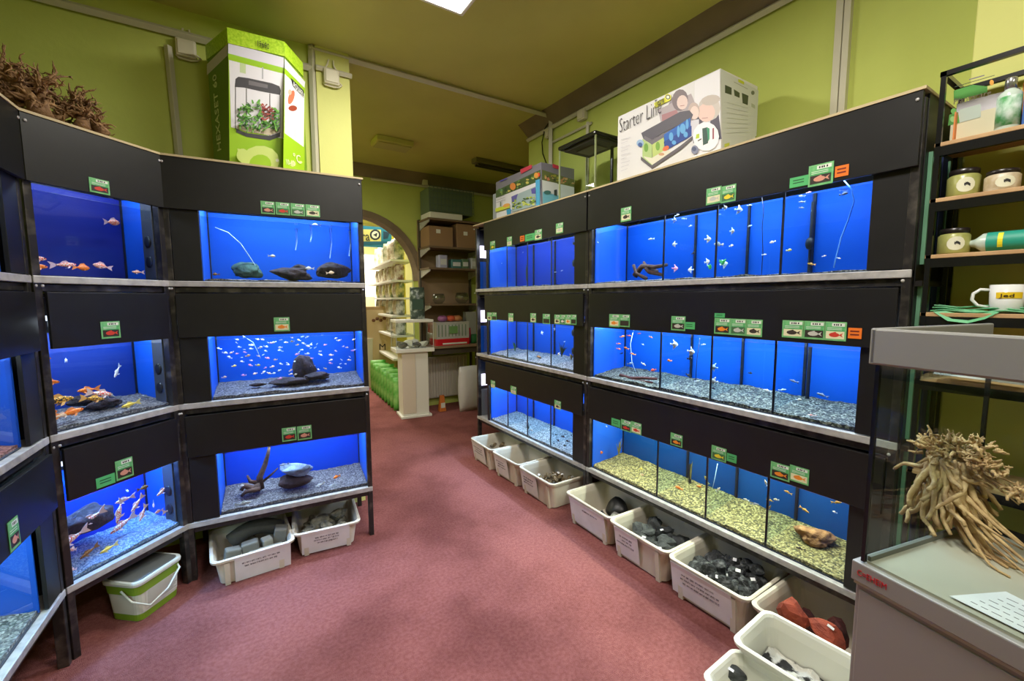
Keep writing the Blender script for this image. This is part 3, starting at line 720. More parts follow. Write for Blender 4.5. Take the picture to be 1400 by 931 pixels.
for a in ((58, 491, 'orange', 'slim', .05, .06, PI, 0, 'orange koi at the top left of the middle tank in the narrow rack'),
          (67, 522, 'orange', 'slim', .062, .06, PI, -.2, 'orange koi halfway up the left of the middle tank in the narrow rack'),
          (90, 493, 'white', 'mid', .035, .1, PI + .9, 0, 'small white fish seen end-on near the water top, narrow rack middle tank'),
          (160, 508, 'white', 'slim', .055, .08, .4, -.9, 'white koi turning downwards in the middle tank of the narrow rack'),
          (120, 533, 'orange', 'slim', .07, .12, 0, .05, 'orange koi gliding behind the white one over the dark stone'),
          (138, 538, 'koi', 'slim', .085, .08, PI, -.3, 'white and red koi rising over the dark stone in the narrow rack'),
          (128, 545, 'tiger', 'slim', .075, .07, PI, -.25, 'yellow and black koi just below the white and red one'),
          (76, 548, 'tiger', 'slim', .11, .05, PI, 0, 'large yellow koi with black patches at the left of the middle tank'),
          (62, 541, 'white', 'slim', .06, .08, 0, .4, 'white koi half hidden behind the large yellow and black koi'),
          (64, 565, 'orange', 'mid', .06, .04, PI, 0, 'orange koi lying in the front left corner of the gravel'),
          (96, 564, 'orange', 'slim', .085, .04, PI, .1, 'long orange koi lying on the gravel at the front of the middle tank'),
          (84, 568, 'peach', 'slim', .06, .04, PI, .1, 'pale orange koi beside the long orange one on the gravel'),
          (178, 553, 'yellow', 'slim', .068, .05, 0, -.1, 'yellow-brown koi searching the gravel right of the dark stone'),
          (198, 542, 'grey', 'slim', .045, .1, PI, -.5, 'thin grey fish near the filter wall of the middle tank'),
          (151, 541, 'grey', 'slim', .06, .12, 0, .5, 'grey-white koi with its back to the dark stone')):
    big_fish(uB, *a)
for a in ((174, 671, 'white', 'mid', .025, .12, 1.3, 0, 'tiny bright white fish high in the lowest angled tank'),
          (170, 683, 'koi', 'slim', .07, .10, 0, 0, 'white koi with red head swimming level near the top of the lowest angled tank'),
          (163, 700, 'koi', 'slim', .09, .07, .3, -1.2, 'white koi with red head diving steeply in the lowest angled tank'),
          (187, 689, 'koi', 'slim', .07, .09, 0, -.8, 'red-spotted white koi in the middle of the lowest angled tank'),
          (196, 667, 'brown', 'mid', .045, .1, PI, 0, 'orange and dark fish nearest the top of the lowest angled tank'),
          (223, 670, 'koi', 'slim', .065, .08, 0, -.5, 'brown and white koi at the upper right by the filter wall'),
          (195, 702, 'koi', 'slim', .065, .07, 0, -1.1, 'white koi with orange head curving downwards, right of the diving one'),
          (210, 690, 'koi', 'mid', .035, .1, .9, -.4, 'small white and red fish right of centre in the lowest angled tank'),
          (217, 699, 'gold', 'mid', .035, .09, 0, 0, 'small red-headed koi before the filter wall, lowest angled tank'),
          (233, 697, 'koi', 'slim', .06, .06, PI, -.1, 'white and orange koi closest to the filter wall, lowest angled tank'),
          (167, 717, 'koi', 'slim', .10, .12, 0, -.35, 'long pale pink koi hovering over the blue gravel'),
          (124, 709, 'koi', 'slim', .09, .07, 0, -.3, 'red and white koi in front of the dark stone, lowest angled tank'),
          (98, 737, 'koi', 'slim', .095, .05, 0, -.3, 'pale koi with red back below the dark stone'),
          (100, 751, 'koi', 'mid', .04, .05, .6, .5, 'small red-tailed koi at the lower left of the blue gravel'),
          (121, 755, 'brown', 'slim', .062, .03, 0, -.35, 'slim brown koi resting on the blue gravel'),
          (148, 750, 'yellow', 'slim', .06, .03, 0, -.1, 'dark golden koi resting on the blue gravel'),
          (99, 779, 'koi', 'mid', .03, .03, .3, .4, 'tiny red and white fish at the front bottom of the blue gravel'),
          (84, 717, 'grey', 'slim', .07, .08, 0, .1, 'blue-grey koi at the left side before the dark stone'),
          (96, 713, 'orange', 'mid', .05, .12, 1.2, .3, 'dull orange koi against the dark stone, left of the red and white one')):
    big_fish(uB, *a)
# pillar rack
for a in ((372, 350, 'pale', 'mid', .040, .08, PI, 0, 'round pale fish alone in mid water, upper pillar-rack tank'),
          (423, 367, 'white', 'mid', .050, .06, 0, 0, 'white-blue fish above the dark rock, upper pillar-rack tank'),
          (452, 373, 'peach', 'mid', .048, .05, PI, .1, 'pinkish fish in front of the right dark rock, upper pillar-rack tank'),
          (432, 308, 'white', 'mid', .052, .1, 0, 0, 'pale cyan fish just under the water line, upper pillar-rack tank'),
          (295, 375, 'brown', 'mid', .035, .08, 0, 0, 'small reddish fish at the lower left of the upper pillar-rack tank')):
    big_fish(uC, *a)
pts = [(370,357),(485,298),(450,383),(485,390),(535,380),(437,413),(410,385),(517,440),(577,433),(570,463),(556,402),(575,358),(578,335),(635,350),(618,298),(648,300),(672,345),(668,372),(700,322),(720,318),(623,405),(680,418),(730,428),(620,463),(667,480),(712,472),(655,508),(690,515),(720,515),(600,517),(527,527),(405,540),(468,468),(500,348),(760,350),(755,368),(797,318),(838,288),(837,312),(880,303),(872,333),(910,325),(940,342),(905,280),(935,282),(900,365),(958,333),(935,390),(868,393),(855,440),(812,460),(765,455),(755,497),(830,495),(830,520),(858,523),(760,548),(912,513),(935,457),(968,465),(1005,490),(962,420),(1015,375),(1020,397),(1047,333),(1028,270),(1115,292),(1140,305),(1085,430),(1082,450),(1115,372),(1138,478),(1187,350),(1165,343),(1200,430),(1178,455),(1225,370),(1230,300),(1085,398),(945,555),(1050,485),(1260,365),(700,573)]
crowd = {'pale': 'tiny cream-coloured fish of the dense swarm in the middle pillar-rack tank', 'white': 'tiny bluish-white fish of the dense swarm in the middle pillar-rack tank',
         'peach': 'tiny peach-coloured fish of the dense swarm in the middle pillar-rack tank', 'pink': 'tiny pink fish of the dense swarm in the middle pillar-rack tank', 'yellow': 'tiny yellowish fish of the dense swarm in the middle pillar-rack tank'}
for i, (x, y) in enumerate(pts):
    x, y = 220 + x / 4.667, 400 + y / 4.667
    if x < 290: x = 292
    if x > 486: x = 485
    c = rf.choice(['pale', 'pale', 'white', 'white', 'white', 'peach', 'peach', 'pink', 'yellow']) if i not in (3, 18) else 'pink'
    fish(uC, x, y, c, 'mid', rf.uniform(.019, .031), rf.uniform(.03, .22), None, rf.uniform(-.5, .5), crowd[c], 'swarm of %s fish in the middle pillar-rack tank' % c)
for i in range(22):
    x, y = rf.uniform(315, 480), rf.uniform(462, 512)
    fish(uC, x, y, 'white', 'slim', rf.uniform(.013, .020), rf.uniform(.03, .25), None, rf.uniform(-.8, .8), crowd['white'], 'swarm of white fish in the middle pillar-rack tank')
for a in ((460, 652, 'orange', 'mid', .052, .08, .5, 0, 'plump bright orange fish, lowest pillar-rack tank'),
          (437, 663, 'white', 'slim', .062, .06, 0, -.3, 'slim white fish near the gravel left of the orange one'),
          (453, 664, 'white', 'slim', .055, .06, 0, -.5, 'slim pale fish just under the orange one'),
          (333, 688, 'spotted', 'slim', .085, .04, PI, .05, 'spotted white bottom fish at the front of the lowest pillar-rack tank'),
          (330, 664, 'white', 'mid', .03, .05, PI, 0, 'small white fish before the driftwood base'),
          (388, 635, 'grey', 'slim', .055, .08, 0, 0, 'greenish grey fish above the boulder')):
    big_fish(uC, *a)
# right racks
def fl(u, lst, where):
    for q in lst:
        x, y, c, sh, L = q[:5]
        d = q[5] if len(q) > 5 else rf.uniform(.04, .16); pi_ = q[6] if len(q) > 6 else rf.uniform(-.3, .3)
        nm = {'dark': 'black', 'grey': 'silver-grey', 'pale': 'cream', 'spotted': 'black-spotted', 'koi': 'white and orange', 'gold': 'orange and white', 'tiger': 'striped', 'pink': 'pink', 'peach': 'pinkish'}.get(c, c)
        fish(u, x, y, c, sh, L, d, rf.choice((.2, PI - .2, PI + .2)), pi_, '%s %s fish %s' % (nm, {'slim': 'slender', 'mid': 'small', 'tall': 'tall-finned'}[sh], where), '%s fish %s' % (nm, where))
fl(uR2, [(890, 327, 'white', 'slim', .045)], 'alone in the first compartment above the black wood')
fl(uR2, [(922, 301, 'white', 'tall', .03), (935, 299, 'white', 'slim', .035), (944, 309, 'white', 'mid', .022), (926, 294, 'white', 'slim', .03), (922, 334, 'white', 'tall', .032), (944, 369, 'white', 'tall', .035)], 'in the second compartment of the top tank, near right rack')
fl(uR2, [(923, 367, 'pink', 'tall', .04)], 'near the bottom of the second compartment of the top tank')
fl(uR2, [(948, 346, 'dark', 'mid', .03)], 'before the dark seam of the second top compartment')
fl(uR2, [(968, 327, 'white', 'tall', .038), (967, 358, 'white', 'tall', .038)], 'right in the second compartment of the top tank')
fl(uR2, [(1010, 287, 'white', 'tall', .042), (984, 293, 'white', 'slim', .028), (991, 284, 'white', 'tall', .026), (1001, 316, 'white', 'tall', .032), (1000, 336, 'white', 'mid', .028), (990, 361, 'white', 'tall', .045), (1025, 309, 'white', 'mid', .02), (1025, 281, 'white', 'slim', .026)], 'in the third compartment of the top tank, near right rack')
fl(uR2, [(982, 334, 'spotted', 'mid', .05)], 'beside the second divider of the top tank')
fl(uR2, [(1056, 331, 'white', 'mid', .028), (1045, 348, 'white', 'slim', .024)], 'low in the third compartment by the third divider')
fl(uR2, [(1096, 268, 'pale', 'slim', .028), (1096, 276, 'white', 'slim', .028), (1096, 284, 'pale', 'slim', .026), (1106, 263, 'pink', 'slim', .022)], 'clustered at the top of the last compartment')
fl(uR2, [(1079, 342, 'yellow', 'mid', .030), (1109, 361, 'tiger', 'slim', .035), (1127, 350, 'pale', 'slim', .02), (1147, 353, 'pale', 'slim', .02)], 'near the bottom of the last top compartment')
fl(uR2, [(1154, 265, 'grey', 'mid', .032)], 'at the upper right of the last top compartment')
fl(uR2, [(851, 460, 'orange', 'slim', .045), (860, 459, 'red', 'slim', .038), (874, 456, 'red', 'slim', .038), (890, 461, 'orange', 'slim', .038), (846, 477, 'orange', 'slim', .036), (856, 476, 'orange', 'slim', .042), (865, 484, 'orange', 'slim', .045), (846, 470, 'orange', 'slim', .038)], 'in the first compartment of the middle tank, near right rack')
fl(uR2, [(862, 497, 'grey', 'slim', .05), (879, 471, 'white', 'slim', .03), (850, 483, 'dark', 'slim', .04), (880, 498, 'white', 'slim', .05)], 'low in the first middle compartment')
fl(uR2, [(893, 506, 'red', 'mid', .04)], 'beside the dark wood of the first middle compartment')
fl(uR2, [(922, 471, 'white', 'tall', .05), (945, 481, 'white', 'tall', .046)], 'with upright fins in the second middle compartment')
fl(uR2, [(943, 490, 'dark', 'mid', .044), (941, 513, 'dark', 'mid', .04)], 'by the back seam of the second middle compartment')
fl(uR2, [(915, 493, 'orange', 'mid', .032)], 'alone in the second middle compartment')
fl(uR2, [(962, 471, 'white', 'slim', .026), (953, 521, 'white', 'slim', .03)], 'small at the right of the second middle compartment')
fl(uR2, [(976, 502, 'spotted', 'tall', .042), (976, 521, 'spotted', 'tall', .042), (975, 531, 'dark', 'mid', .03)], 'against the second divider of the middle tank')
fl(uR2, [(1026, 510, 'dark', 'mid', .026)], 'floating alone in the third middle compartment')
fl(uR2, [(1049, 534, 'white', 'slim', .042), (1070, 533, 'white', 'slim', .036), (1085, 521, 'grey', 'slim', .04)], 'around the third divider of the middle tank')
fl(uR2, [(1014, 553, 'yellow', 'slim', .03, .05), (1022, 558, 'pale', 'mid', .028, .05), (1014, 562, 'pale', 'mid', .028, .04)], 'on the gravel of the third middle compartment')
fl(uR2, [(1124, 540, 'grey', 'slim', .05), (1092, 546, 'pale', 'slim', .03)], 'in the last compartment of the middle tank, near right rack')
fl(uR2, [(1109, 568, 'koi', 'slim', .04, .05)], 'on the gravel of the last middle compartment')
fl(uR2, [(816, 578, 'yellow', 'mid', .03), (829, 583, 'pale', 'mid', .03), (818, 593, 'white', 'mid', .04)], 'high at the left of the lowest near right tank')
fl(uR2, [(821, 619, 'orange', 'mid', .055, .08, .5)], 'at the left end of the lowest near right tank')
fl(uR2, [(877, 641, 'yellow', 'mid', .03, .08), (878, 649, 'peach', 'mid', .035, .06)], 'over the gravel of the first lowest compartment')
fl(uR2, [(928, 667, 'orange', 'mid', .048, .05), (956, 665, 'orange', 'mid', .035, .08)], 'over the yellow gravel of the second lowest compartment')
fl(uR2, [(966, 656, 'yellow', 'slim', .05, .05, 1.0), (982, 669, 'pale', 'slim', .045, .06, .9)], 'standing head down beside the second lowest divider')
fl(uR2, [(1032, 689, 'grey', 'slim', .042, .06), (1020, 683, 'pale', 'slim', .03, .08)], 'low in the third lowest compartment')
fl(uR2, [(965, 693, 'dark', 'mid', .03, .02)], 'against the glass at the second lowest divider')
fl(uR2, [(1077, 673, 'tiger', 'slim', .038), (1100, 697, 'tiger', 'slim', .05), (1053, 684, 'tiger', 'slim', .035), (1061, 683, 'pale', 'mid', .025), (1052, 694, 'tiger', 'slim', .035, .06, 1.2), (1144, 687, 'tiger', 'slim', .042), (1141, 700, 'pale', 'mid', .02), (1047, 660, 'pale', 'slim', .035, .05, 1.2)], 'in the last lowest compartment of the near right rack')
fl(uR2, [(1094, 750, 'dark', 'slim', .042, .05)], 'lying on the yellow gravel in front of the brown rock')
fl(uR1, [(741, 455, 'white', 'tall', .035), (758, 450, 'white', 'tall', .03), (772, 467, 'white', 'mid', .02), (764, 484, 'pale', 'tall', .03)], 'in the middle tank of the far right rack')
fl(uR1, [(716, 584, 'white', 'mid', .05), (721, 577, 'white', 'mid', .05), (706, 582, 'pale', 'mid', .035), (727, 588, 'white', 'mid', .04), (748, 592, 'white', 'mid', .03)], 'in the lowest tank of the far right rack')
fl(uR1, [(770, 597, 'dark', 'mid', .04, .05), (776, 603, 'dark', 'mid', .04, .05), (763, 602, 'dark', 'mid', .035, .05), (781, 595, 'dark', 'mid', .03), (757, 606, 'dark', 'mid', .035, .04), (772, 609, 'dark', 'mid', .035, .03), (760, 594, 'dark', 'mid', .03)], 'over the pale gravel of the lowest far tank')
fl(uR1, [(715, 345, 'white', 'slim', .02), (686, 360, 'white', 'slim', .02), (759, 372, 'white', 'slim', .025), (768, 370, 'white', 'slim', .025)], 'in the top tank of the far right rack')

# ------------------------------------------------------------------ stones, wood and plants inside the tanks
def rock_mesh(seed, sx=1, sy=1, sz=1, rough=.35, angular=False, sub=3):
    bm = bmesh.new(); bmesh.ops.create_icosphere(bm, subdivisions=sub, radius=.5)
    rr = random.Random(seed); off = Vector((rr.uniform(-9, 9),) * 3)
    cuts = [(Vector((rr.uniform(-1, 1), rr.uniform(-1, 1), rr.uniform(-1, 1))).normalized(), rr.uniform(.22, .38)) for _ in range(11 if angular else 4)]
    for v in bm.verts:
        n_ = noise.noise(v.co * 2.2 + off) * rough * .5 + noise.noise(v.co * 6 + off) * rough * .18
        v.co *= 1 + n_
        for cn, cd in cuts:
            e = v.co.dot(cn) - cd
            if e > 0: v.co -= cn * e * (.95 if angular else .6)
        v.co.x *= sx; v.co.y *= sy; v.co.z *= sz
    me = bpy.data.meshes.new('rock'); bm.to_mesh(me); bm.free()
    if not angular: me.polygons.foreach_set('use_smooth', [True] * len(me.polygons))
    return me
def stone(u, px, py, size, d, m_, label, seed, squash=(1, .7, .6), rz=0, name='rock'):
    p = u.hit(px, py, .016 + d); me = rock_mesh(seed, size * squash[0], size * squash[1], size * squash[2], .75, False, 4)
    me.materials.append(m_)
    return tag(put(name, me, None, u.world(p.x, p.y, p.z), u.ang + rz), label, 'rock')
DKROCK = mat('dark_lava_rock', (30, 22, 28), .9, rgb2=(58, 42, 50), scale=30, bump=.8, bscale=60)
GNROCK = mat('mossy_round_stone', (40, 66, 66), .9, rgb2=(70, 104, 96), scale=30, bump=.5)
BNROCK = mat('brown_layered_rock', (128, 88, 56), .9, rgb2=(174, 128, 84), scale=40, bump=.8, bscale=60)
PALEROCK = mat('pale_boulder', (120, 140, 176), .9, rgb2=(84, 96, 120), scale=24, bump=.7, bscale=50)
stone(uC, 337, 370, .165, .12, GNROCK, 'mossy round stone left in the upper pillar-rack tank', 3, (1, .7, .62))
stone(uC, 396, 375, .24, .12, DKROCK, 'jagged dark rock in the middle of the upper pillar-rack tank', 4, (1, .6, .36))
stone(uC, 410, 368, .13, .15, DKROCK, 'pointed dark rock behind the jagged one, upper pillar-rack tank', 6, (.8, .6, .6))
stone(uC, 452, 370, .22, .14, DKROCK, 'long brown-black rock at the right of the upper pillar-rack tank', 5, (1, .6, .46))
stone(uC, 416, 503, .20, .16, DKROCK, 'tall black rock in the crowded middle tank', 8, (.75, .7, .85))
stone(uC, 396, 521, .17, .10, DKROCK, 'long low black rock in front of the tall one, crowded tank', 9, (1.1, .6, .28))
stone(uC, 432, 514, .16, .12, DKROCK, 'flat black rock leaning right of the tall one, crowded tank', 10, (1.1, .6, .32), .2)
stone(uC, 353, 526, .05, .1, DKROCK, 'tiny dark pebble left of the rock pile, crowded tank', 11, (1.6, .6, .4))
stone(uC, 404, 656, .17, .10, DKROCK, 'dark base stone under the pale boulder, lowest pillar-rack tank', 12, (1, .7, .52))
stone(uC, 405, 641, .185, .10, PALEROCK, 'pale blue-grey boulder lying on the dark base stone', 13, (1, .7, .50))
stone(uB, 142, 550, .14, .12, DKROCK, 'dark stone on the grey gravel of the middle angled tank', 14, (1, .6, .5))
stone(uB, 112, 548, .12, .16, DKROCK, 'second dark stone left behind in the middle angled tank', 15, (1, .5, .45))
stone(uB, 112, 712, .26, .12, DKROCK, 'large dark rounded stone in the lowest angled tank', 16, (1, .6, .55), .1)
stone(uR2, 1114, 732, .17, .19, BNROCK, 'brown layered rock on the yellow gravel, lowest near right tank', 17, (1, .8, .5), .1)
stone(uR1, 737, 488, .05, .1, BNROCK, 'small brown stone in the middle tank of the far right rack', 18)
def wood(name, label, base, branches, m_, cat='driftwood', parent=None, seed=1, n=7):
    mb_ = MB()
    for pts, r0, r1 in branches:
        k = len(pts); mb_.tube(pts, [r0 + (r1 - r0) * i / (k - 1) for i in range(k)], n)
    o = mb_.build(name, m_, smooth=True)
    return tag(o, label, cat) if label else o
def wpts(u, lst, d): return [u.world(*(lambda p: (p.x, p.y, p.z))(u.hit(x, y, .016 + (d[i] if isinstance(d, (list, tuple)) else d)))) for i, (x, y) in enumerate(lst)]
wood('driftwood', 'dark driftwood branch rising from a broad foot in the lowest pillar-rack tank', None,
     [(wpts(uC, [(356, 668), (355, 652), (362, 636), (366, 622), (369, 607)], .14), .022, .007), (wpts(uC, [(356, 664), (345, 668), (334, 664), (330, 670)], .12), .024, .012),
      (wpts(uC, [(354, 660), (342, 658), (338, 650)], .14), .016, .006), (wpts(uC, [(360, 658), (372, 648), (380, 640)], .14), .008, .004), (wpts(uC, [(356, 668), (336, 672), (330, 678)], .1), .016, .008)], WOODD)
wood('driftwood', 'black driftwood piece on the tank floor, first top compartment of the near right rack', None,
     [(wpts(uR2, [(868, 377), (878, 364), (895, 365), (912, 362)], .12), .02, .010), (wpts(uR2, [(866, 362), (870, 374), (884, 381)], .1), .010, .012),
      (wpts(uR2, [(884, 366), (888, 372), (906, 376)], .12), .018, .010), (wpts(uR2, [(880, 358), (884, 366), (898, 372)], .15), .008, .016)], WOODD)
wood('driftwood', 'dark red-brown wood lying on the gravel of the first middle compartment, near right rack', None,
     [(wpts(uR2, [(848, 513), (862, 517), (880, 517), (898, 518)], .07), .012, .008), (wpts(uR2, [(856, 519), (875, 521), (892, 523)], .06), .010, .006)], mat('dark_red_wood', (74, 36, 34), .9, bump=.5))
PLANT = mat('water_plant_green', (74, 122, 60), .6, rgb2=(46, 88, 44), scale=30)
REED = mat('reed_brown_green', (128, 120, 60), .6, rgb2=(84, 84, 44), scale=30)
def plant(u, px, py, h, n, d, label, m_=PLANT, spread=.5, wd=.005, seed=2):
    p = u.hit(px, py, .016 + d); b = u.world(p.x, p.y, p.z); rr = random.Random(seed)
    t = thing('water_plant', label, 'plant', b, u.ang)
    for i in range(n):
        a = rr.uniform(0, 2 * PI); s = rr.uniform(.1, 1) * spread * h; hh = h * rr.uniform(.6, 1)
        m2 = MB(); pts = [(math.cos(a) * s * q * q, math.sin(a) * s * q * q * .5, hh * q) for q in (0, .33, .66, 1)]
        m2.tube(pts, [wd * .5, wd, wd * .8, wd * .15], 4).build('leaf', m_, t)
    return t
plant(uR2, 846, 624, .14, 6, .15, 'tall reed-like plant in the corner of the lowest near right tank', REED, .25, .006, 3)
plant(uR2, 944, 655, .13, 4, .2, 'thin reed-like plant behind the second lowest compartment', REED, .12, .005, 4)
plant(uR2, 988, 362, .03, 7, .08, 'small bright green plant beside the second top divider', mat('bright_moss', (60, 170, 80), .6), 1.0, .008, 5)
plant(uR2, 971, 368, .03, 6, .06, 'small green tuft left of the second top divider', mat('bright_moss', (60, 170, 80), .6), .8, .008, 6)
for i, (x, y, h, lab) in enumerate(((771, 462, .08, 'hanging'), )):
    pass
plant(uR1, 768, 488, .12, 10, .1, 'dark leafy plant right in the middle tank of the far right rack', mat('dark_plant', (40, 60, 50), .7), .6, .006, 7)
plant(uR1, 781, 492, .06, 8, .08, 'low brown plant at the right end of the middle far tank', REED, .7, .006, 8)
plant(uR1, 704, 480, .10, 8, .15, 'green feathery plant left in the middle tank of the far right rack', PLANT, .5, .006, 9)
plant(uR1, 722, 592, .09, 8, .1, 'dark plant in the lowest tank of the far right rack', mat('dark_plant', (40, 60, 50), .7), .5, .006, 10)
plant(uR1, 720, 384, .16, 3, .2, 'dark stem standing in the top tank of the far right rack', mat('dark_plant', (40, 60, 50), .7), .1, .008, 11)
# air hoses, heaters and inner filters
def hose(u, pts, d, label, m_, r=.003):
    return tag(MB().tube(wpts(u, pts, d), r, 6).build('air_hose', m_, smooth=True), label, 'hose')
HW = mat('pale_air_hose', (200, 226, 244), .3)
hose(uC, [(294, 311), (312, 318), (329, 333), (342, 352), (352, 368), (355, 376)], .1, 'pale air hose curving down through the upper pillar-rack tank', HW)
hose(uC, [(332, 459), (346, 468), (352, 480), (356, 490)], .14, 'thin air hose in the crowded middle tank', HW, .0015)
hose(uR2, [(1154, 247), (1164, 258), (1168, 275), (1160, 300), (1150, 325), (1142, 356), (1140, 366)], .12, 'pale air hose hanging in the last top compartment', mat('blue_hose', (90, 150, 220), .4), .0028)
hose(uR2, [(1042, 270), (1044, 290), (1042, 310), (1043, 345), (1041, 376)], .18, 'dark hose in the third top compartment', SILI, .002)
hose(uR2, [(866, 452), (862, 470), (864, 495), (869, 508)], .16, 'pale hose in the first middle compartment', HW, .0018)
hose(uR2, [(957, 462), (953, 490), (951, 520)], .18, 'dark hose in the second middle compartment', SILI, .002)
hose(uR2, [(981, 634), (977, 655), (974, 668)], .15, 'pale hose in the third lowest compartment', HW, .002)
hose(uR2, [(812, 322), (815, 329), (818, 332)], .02, 'short white hose end at the left glass corner of the near top tank', HW, .003)
for (x, y0, y1, lab) in ((944, 635, 660, 'lowest second compartment'), (1108, 472, 555, 'middle last compartment'), (1112, 276, 372, 'upper last compartment')):
    a, b = uR2.hit(x, y0, .28), uR2.hit(x, y1, .28)
    tag(MB().tube([uR2.world(a.x, .28, a.z), uR2.world(a.x, .28, b.z)], .009, 8).build('heater', SILI), 'dark rod heater at the back of the ' + lab + ', near right rack', 'heater')
for i, (x, y) in enumerate(((785, 330), (785, 360), (784, 455), (784, 480), (1107, 333))):
    u = uR2 if i == 4 else uR1; p = u.hit(x, y, .25)
    m_ = MB().ell((0, 0, 0), (.02, .015, .03), 8)
    tag(m_.build('sponge_filter', SILI, None, u.world(p.x, p.y, p.z), u.ang, smooth=True), ['upper sponge filter in the far top tank', 'lower sponge filter in the far top tank', 'upper sponge filter in the far middle tank', 'lower sponge filter in the far middle tank', 'round black filter at the back of the upper last compartment'][i], 'filter')

for i, (x, y0, y1) in enumerate(((405, 312, 342), (425, 309, 331), (452, 312, 353), (478, 316, 350))):
    tag(MB().tube(wpts(uC, [(x, y0), (x + 1, (y0 + y1) / 2), (x - 1, y1)], .14), [.008, .006, .003], 7).build('hanging_roots', glass_mat('pale_hanging_roots', (.80, .92, 1), .9, .4, 1.4, .25), smooth=True), ['first', 'second', 'third', 'fourth'][i] + ' pale streak from the left hanging under the water line, upper pillar-rack tank', 'plant roots')
# ------------------------------------------------------------------ things standing on the racks
RT = RACKZ + .010
def plank(a, b, off=.13): pass
# hexagonal carton
f0, f1 = on_plane(311, 38, uC.world(0, .10, 0), uC.n), on_plane(388, 57, uC.world(0, .10, 0), uC.n)
zt = (f0.z + f1.z) / 2; f0.z = f1.z = RT
fd = (f1 - f0).normalized(); fw = (f1 - f0).length; fn = Vector((-fd.y, fd.x, 0))
t = thing('hexagonal_carton', 'tall green and white hexagonal aquarium carton on the pillar rack', 'carton', f0)
def dirn(azd): a = math.radians(azd); return Vector((math.sin(a), math.cos(a), 0))
LS = .22
l0 = f0 + dirn(-22) * (LS + .06); r1 = f1 + dirn(32) * LS
l1 = l0 + dirn(32) * LS; r2 = r1 + dirn(-24) * LS
hexp = [f0, f1, r1, r2, l1, l0]
LID = .080
GBOX = mat('lime_carton', (150, 192, 28), .5); GBOXD = mat('dark_lime_carton', (104, 140, 30), .55)
m_ = MB(); k = 6
m_.add([p + Vector((0, 0, 0)) for p in hexp] + [p + Vector((0, 0, zt - RT - .01)) for p in hexp],
       [tuple(reversed(range(6))), tuple(range(6, 12))] + [(i, (i + 1) % 6, (i + 1) % 6 + 6, i + 6) for i in range(6)])
adopt(m_.build('carton_body', GBOXD), t)
cc = sum(hexp, Vector()) / 6
lid = [cc + (p - cc) * 1.02 for p in hexp]
m_ = MB(); m_.add([p + Vector((0, 0, zt - RT - LID)) for p in lid] + [p + Vector((0, 0, zt - RT)) for p in lid],
       [tuple(reversed(range(6))), tuple(range(6, 12))] + [(i, (i + 1) % 6, (i + 1) % 6 + 6, i + 6) for i in range(6)])
adopt(m_.build('carton_lid', mat('speckled_lime_lid', (150, 196, 20), .45, rgb2=(190, 224, 60), scale=90)), t)
fnn = -fn
P = Print(f0, fn)
P.poly([(312, 58), (388, 79), (386, 236), (314, 226)], (150, 192, 28))
P.poly([(312, 58), (388, 79), (388, 93), (312, 73)], (214, 212, 226))
P.poly([(312, 73), (388, 93), (388, 98), (312, 78)], (150, 196, 40))
P.poly([(313, 82), (388, 101), (388, 190), (316, 174)], (222, 220, 228))
P.poly([(358, 92), (360, 92), (360, 108), (358, 108)], (170, 170, 176))
P.poly([(328, 86), (336, 88), (336, 101), (328, 99)], (190, 206, 160))
P.poly([(322, 108), (326, 105), (340, 107), (372, 114), (382, 118), (384, 124), (383, 130), (356, 125), (334, 120), (321, 119)], (70, 68, 74))
P.poly([(340, 110), (366, 116), (366, 121), (340, 116)], (110, 106, 112))
for x, y0, y1 in ((322, 119, 177), (337, 121, 186), (369, 128, 190), (383, 130, 182)): P.line(x, y0, x, y1, 1, (60, 58, 60))
P.poly([(323, 176), (337, 182), (369, 186), (383, 181), (383, 187), (369, 192), (337, 187), (323, 181)], (64, 62, 66))
P.poly([(324, 171), (345, 174), (383, 176), (383, 180), (369, 185), (337, 180), (324, 175)], (196, 184, 160))
rr = random.Random(4)
for i in range(200):
    x = rr.uniform(326, 382); y = rr.uniform(138 + abs(x - 350) * .5, 178)
    c = rr.choice([(70, 130, 50), (96, 160, 60), (50, 96, 44), (120, 176, 80)]) if not (358 < x < 374 and y < 165) else rr.choice([(150, 60, 60), (120, 60, 50), (170, 80, 70)])
    P.ell(x, y, rr.uniform(1.8, 5.0), rr.uniform(.7, 1.5), c, rr.uniform(-1.4, 1.4), 6)
P.ell(332, 214, 8, 9, (196, 214, 120)); P.ell(356, 222, 26, 21, (196, 214, 120)); P.ell(356, 226, 15, 13, (150, 192, 28)); P.ell(379, 221, 2.2, 2.2, (236, 240, 220))
for q in ((330, 204), ): P.poly([(325, 205), (335, 207), (340, 216), (333, 226), (328, 222)], (196, 214, 120))
P.build('printed_front', t)
for x, y in ((313, 130), (315, 170)): pass
lettering('19690', on_plane(352, 64, f0, fn), on_plane(368, 69, f0, fn), (0, 0, 1), (50, 50, 40), t, .03, .012)
nr = (r1 - f1).normalized(); rn = Vector((nr.y, -nr.x, 0))
P = Print(f1, rn)
P.poly([(389, 80), (417, 110), (416, 236), (387, 236)], (150, 192, 28))
P.poly([(389, 80), (417, 112), (416, 120), (389, 93)], (220, 218, 230))
P.poly([(389, 101), (416, 128), (415, 201), (389, 182)], (228, 228, 232))
P.ell(398, 133, 4, 10, (206, 110, 80), .3); P.ell(400, 148, 6, 4, (150, 60, 40)); P.ell(396, 126, 2.5, 4, (220, 170, 150))
P.poly([(400, 152), (406, 154), (405, 190), (401, 186)], (196, 200, 214))
P.poly([(397, 106), (415, 124), (415, 134), (400, 118)], (40, 40, 40))
P.ell(400, 224, 4, 4, (206, 220, 140)); P.ell(410, 222, 3, 2, (206, 220, 140))
P.build('printed_side', t)
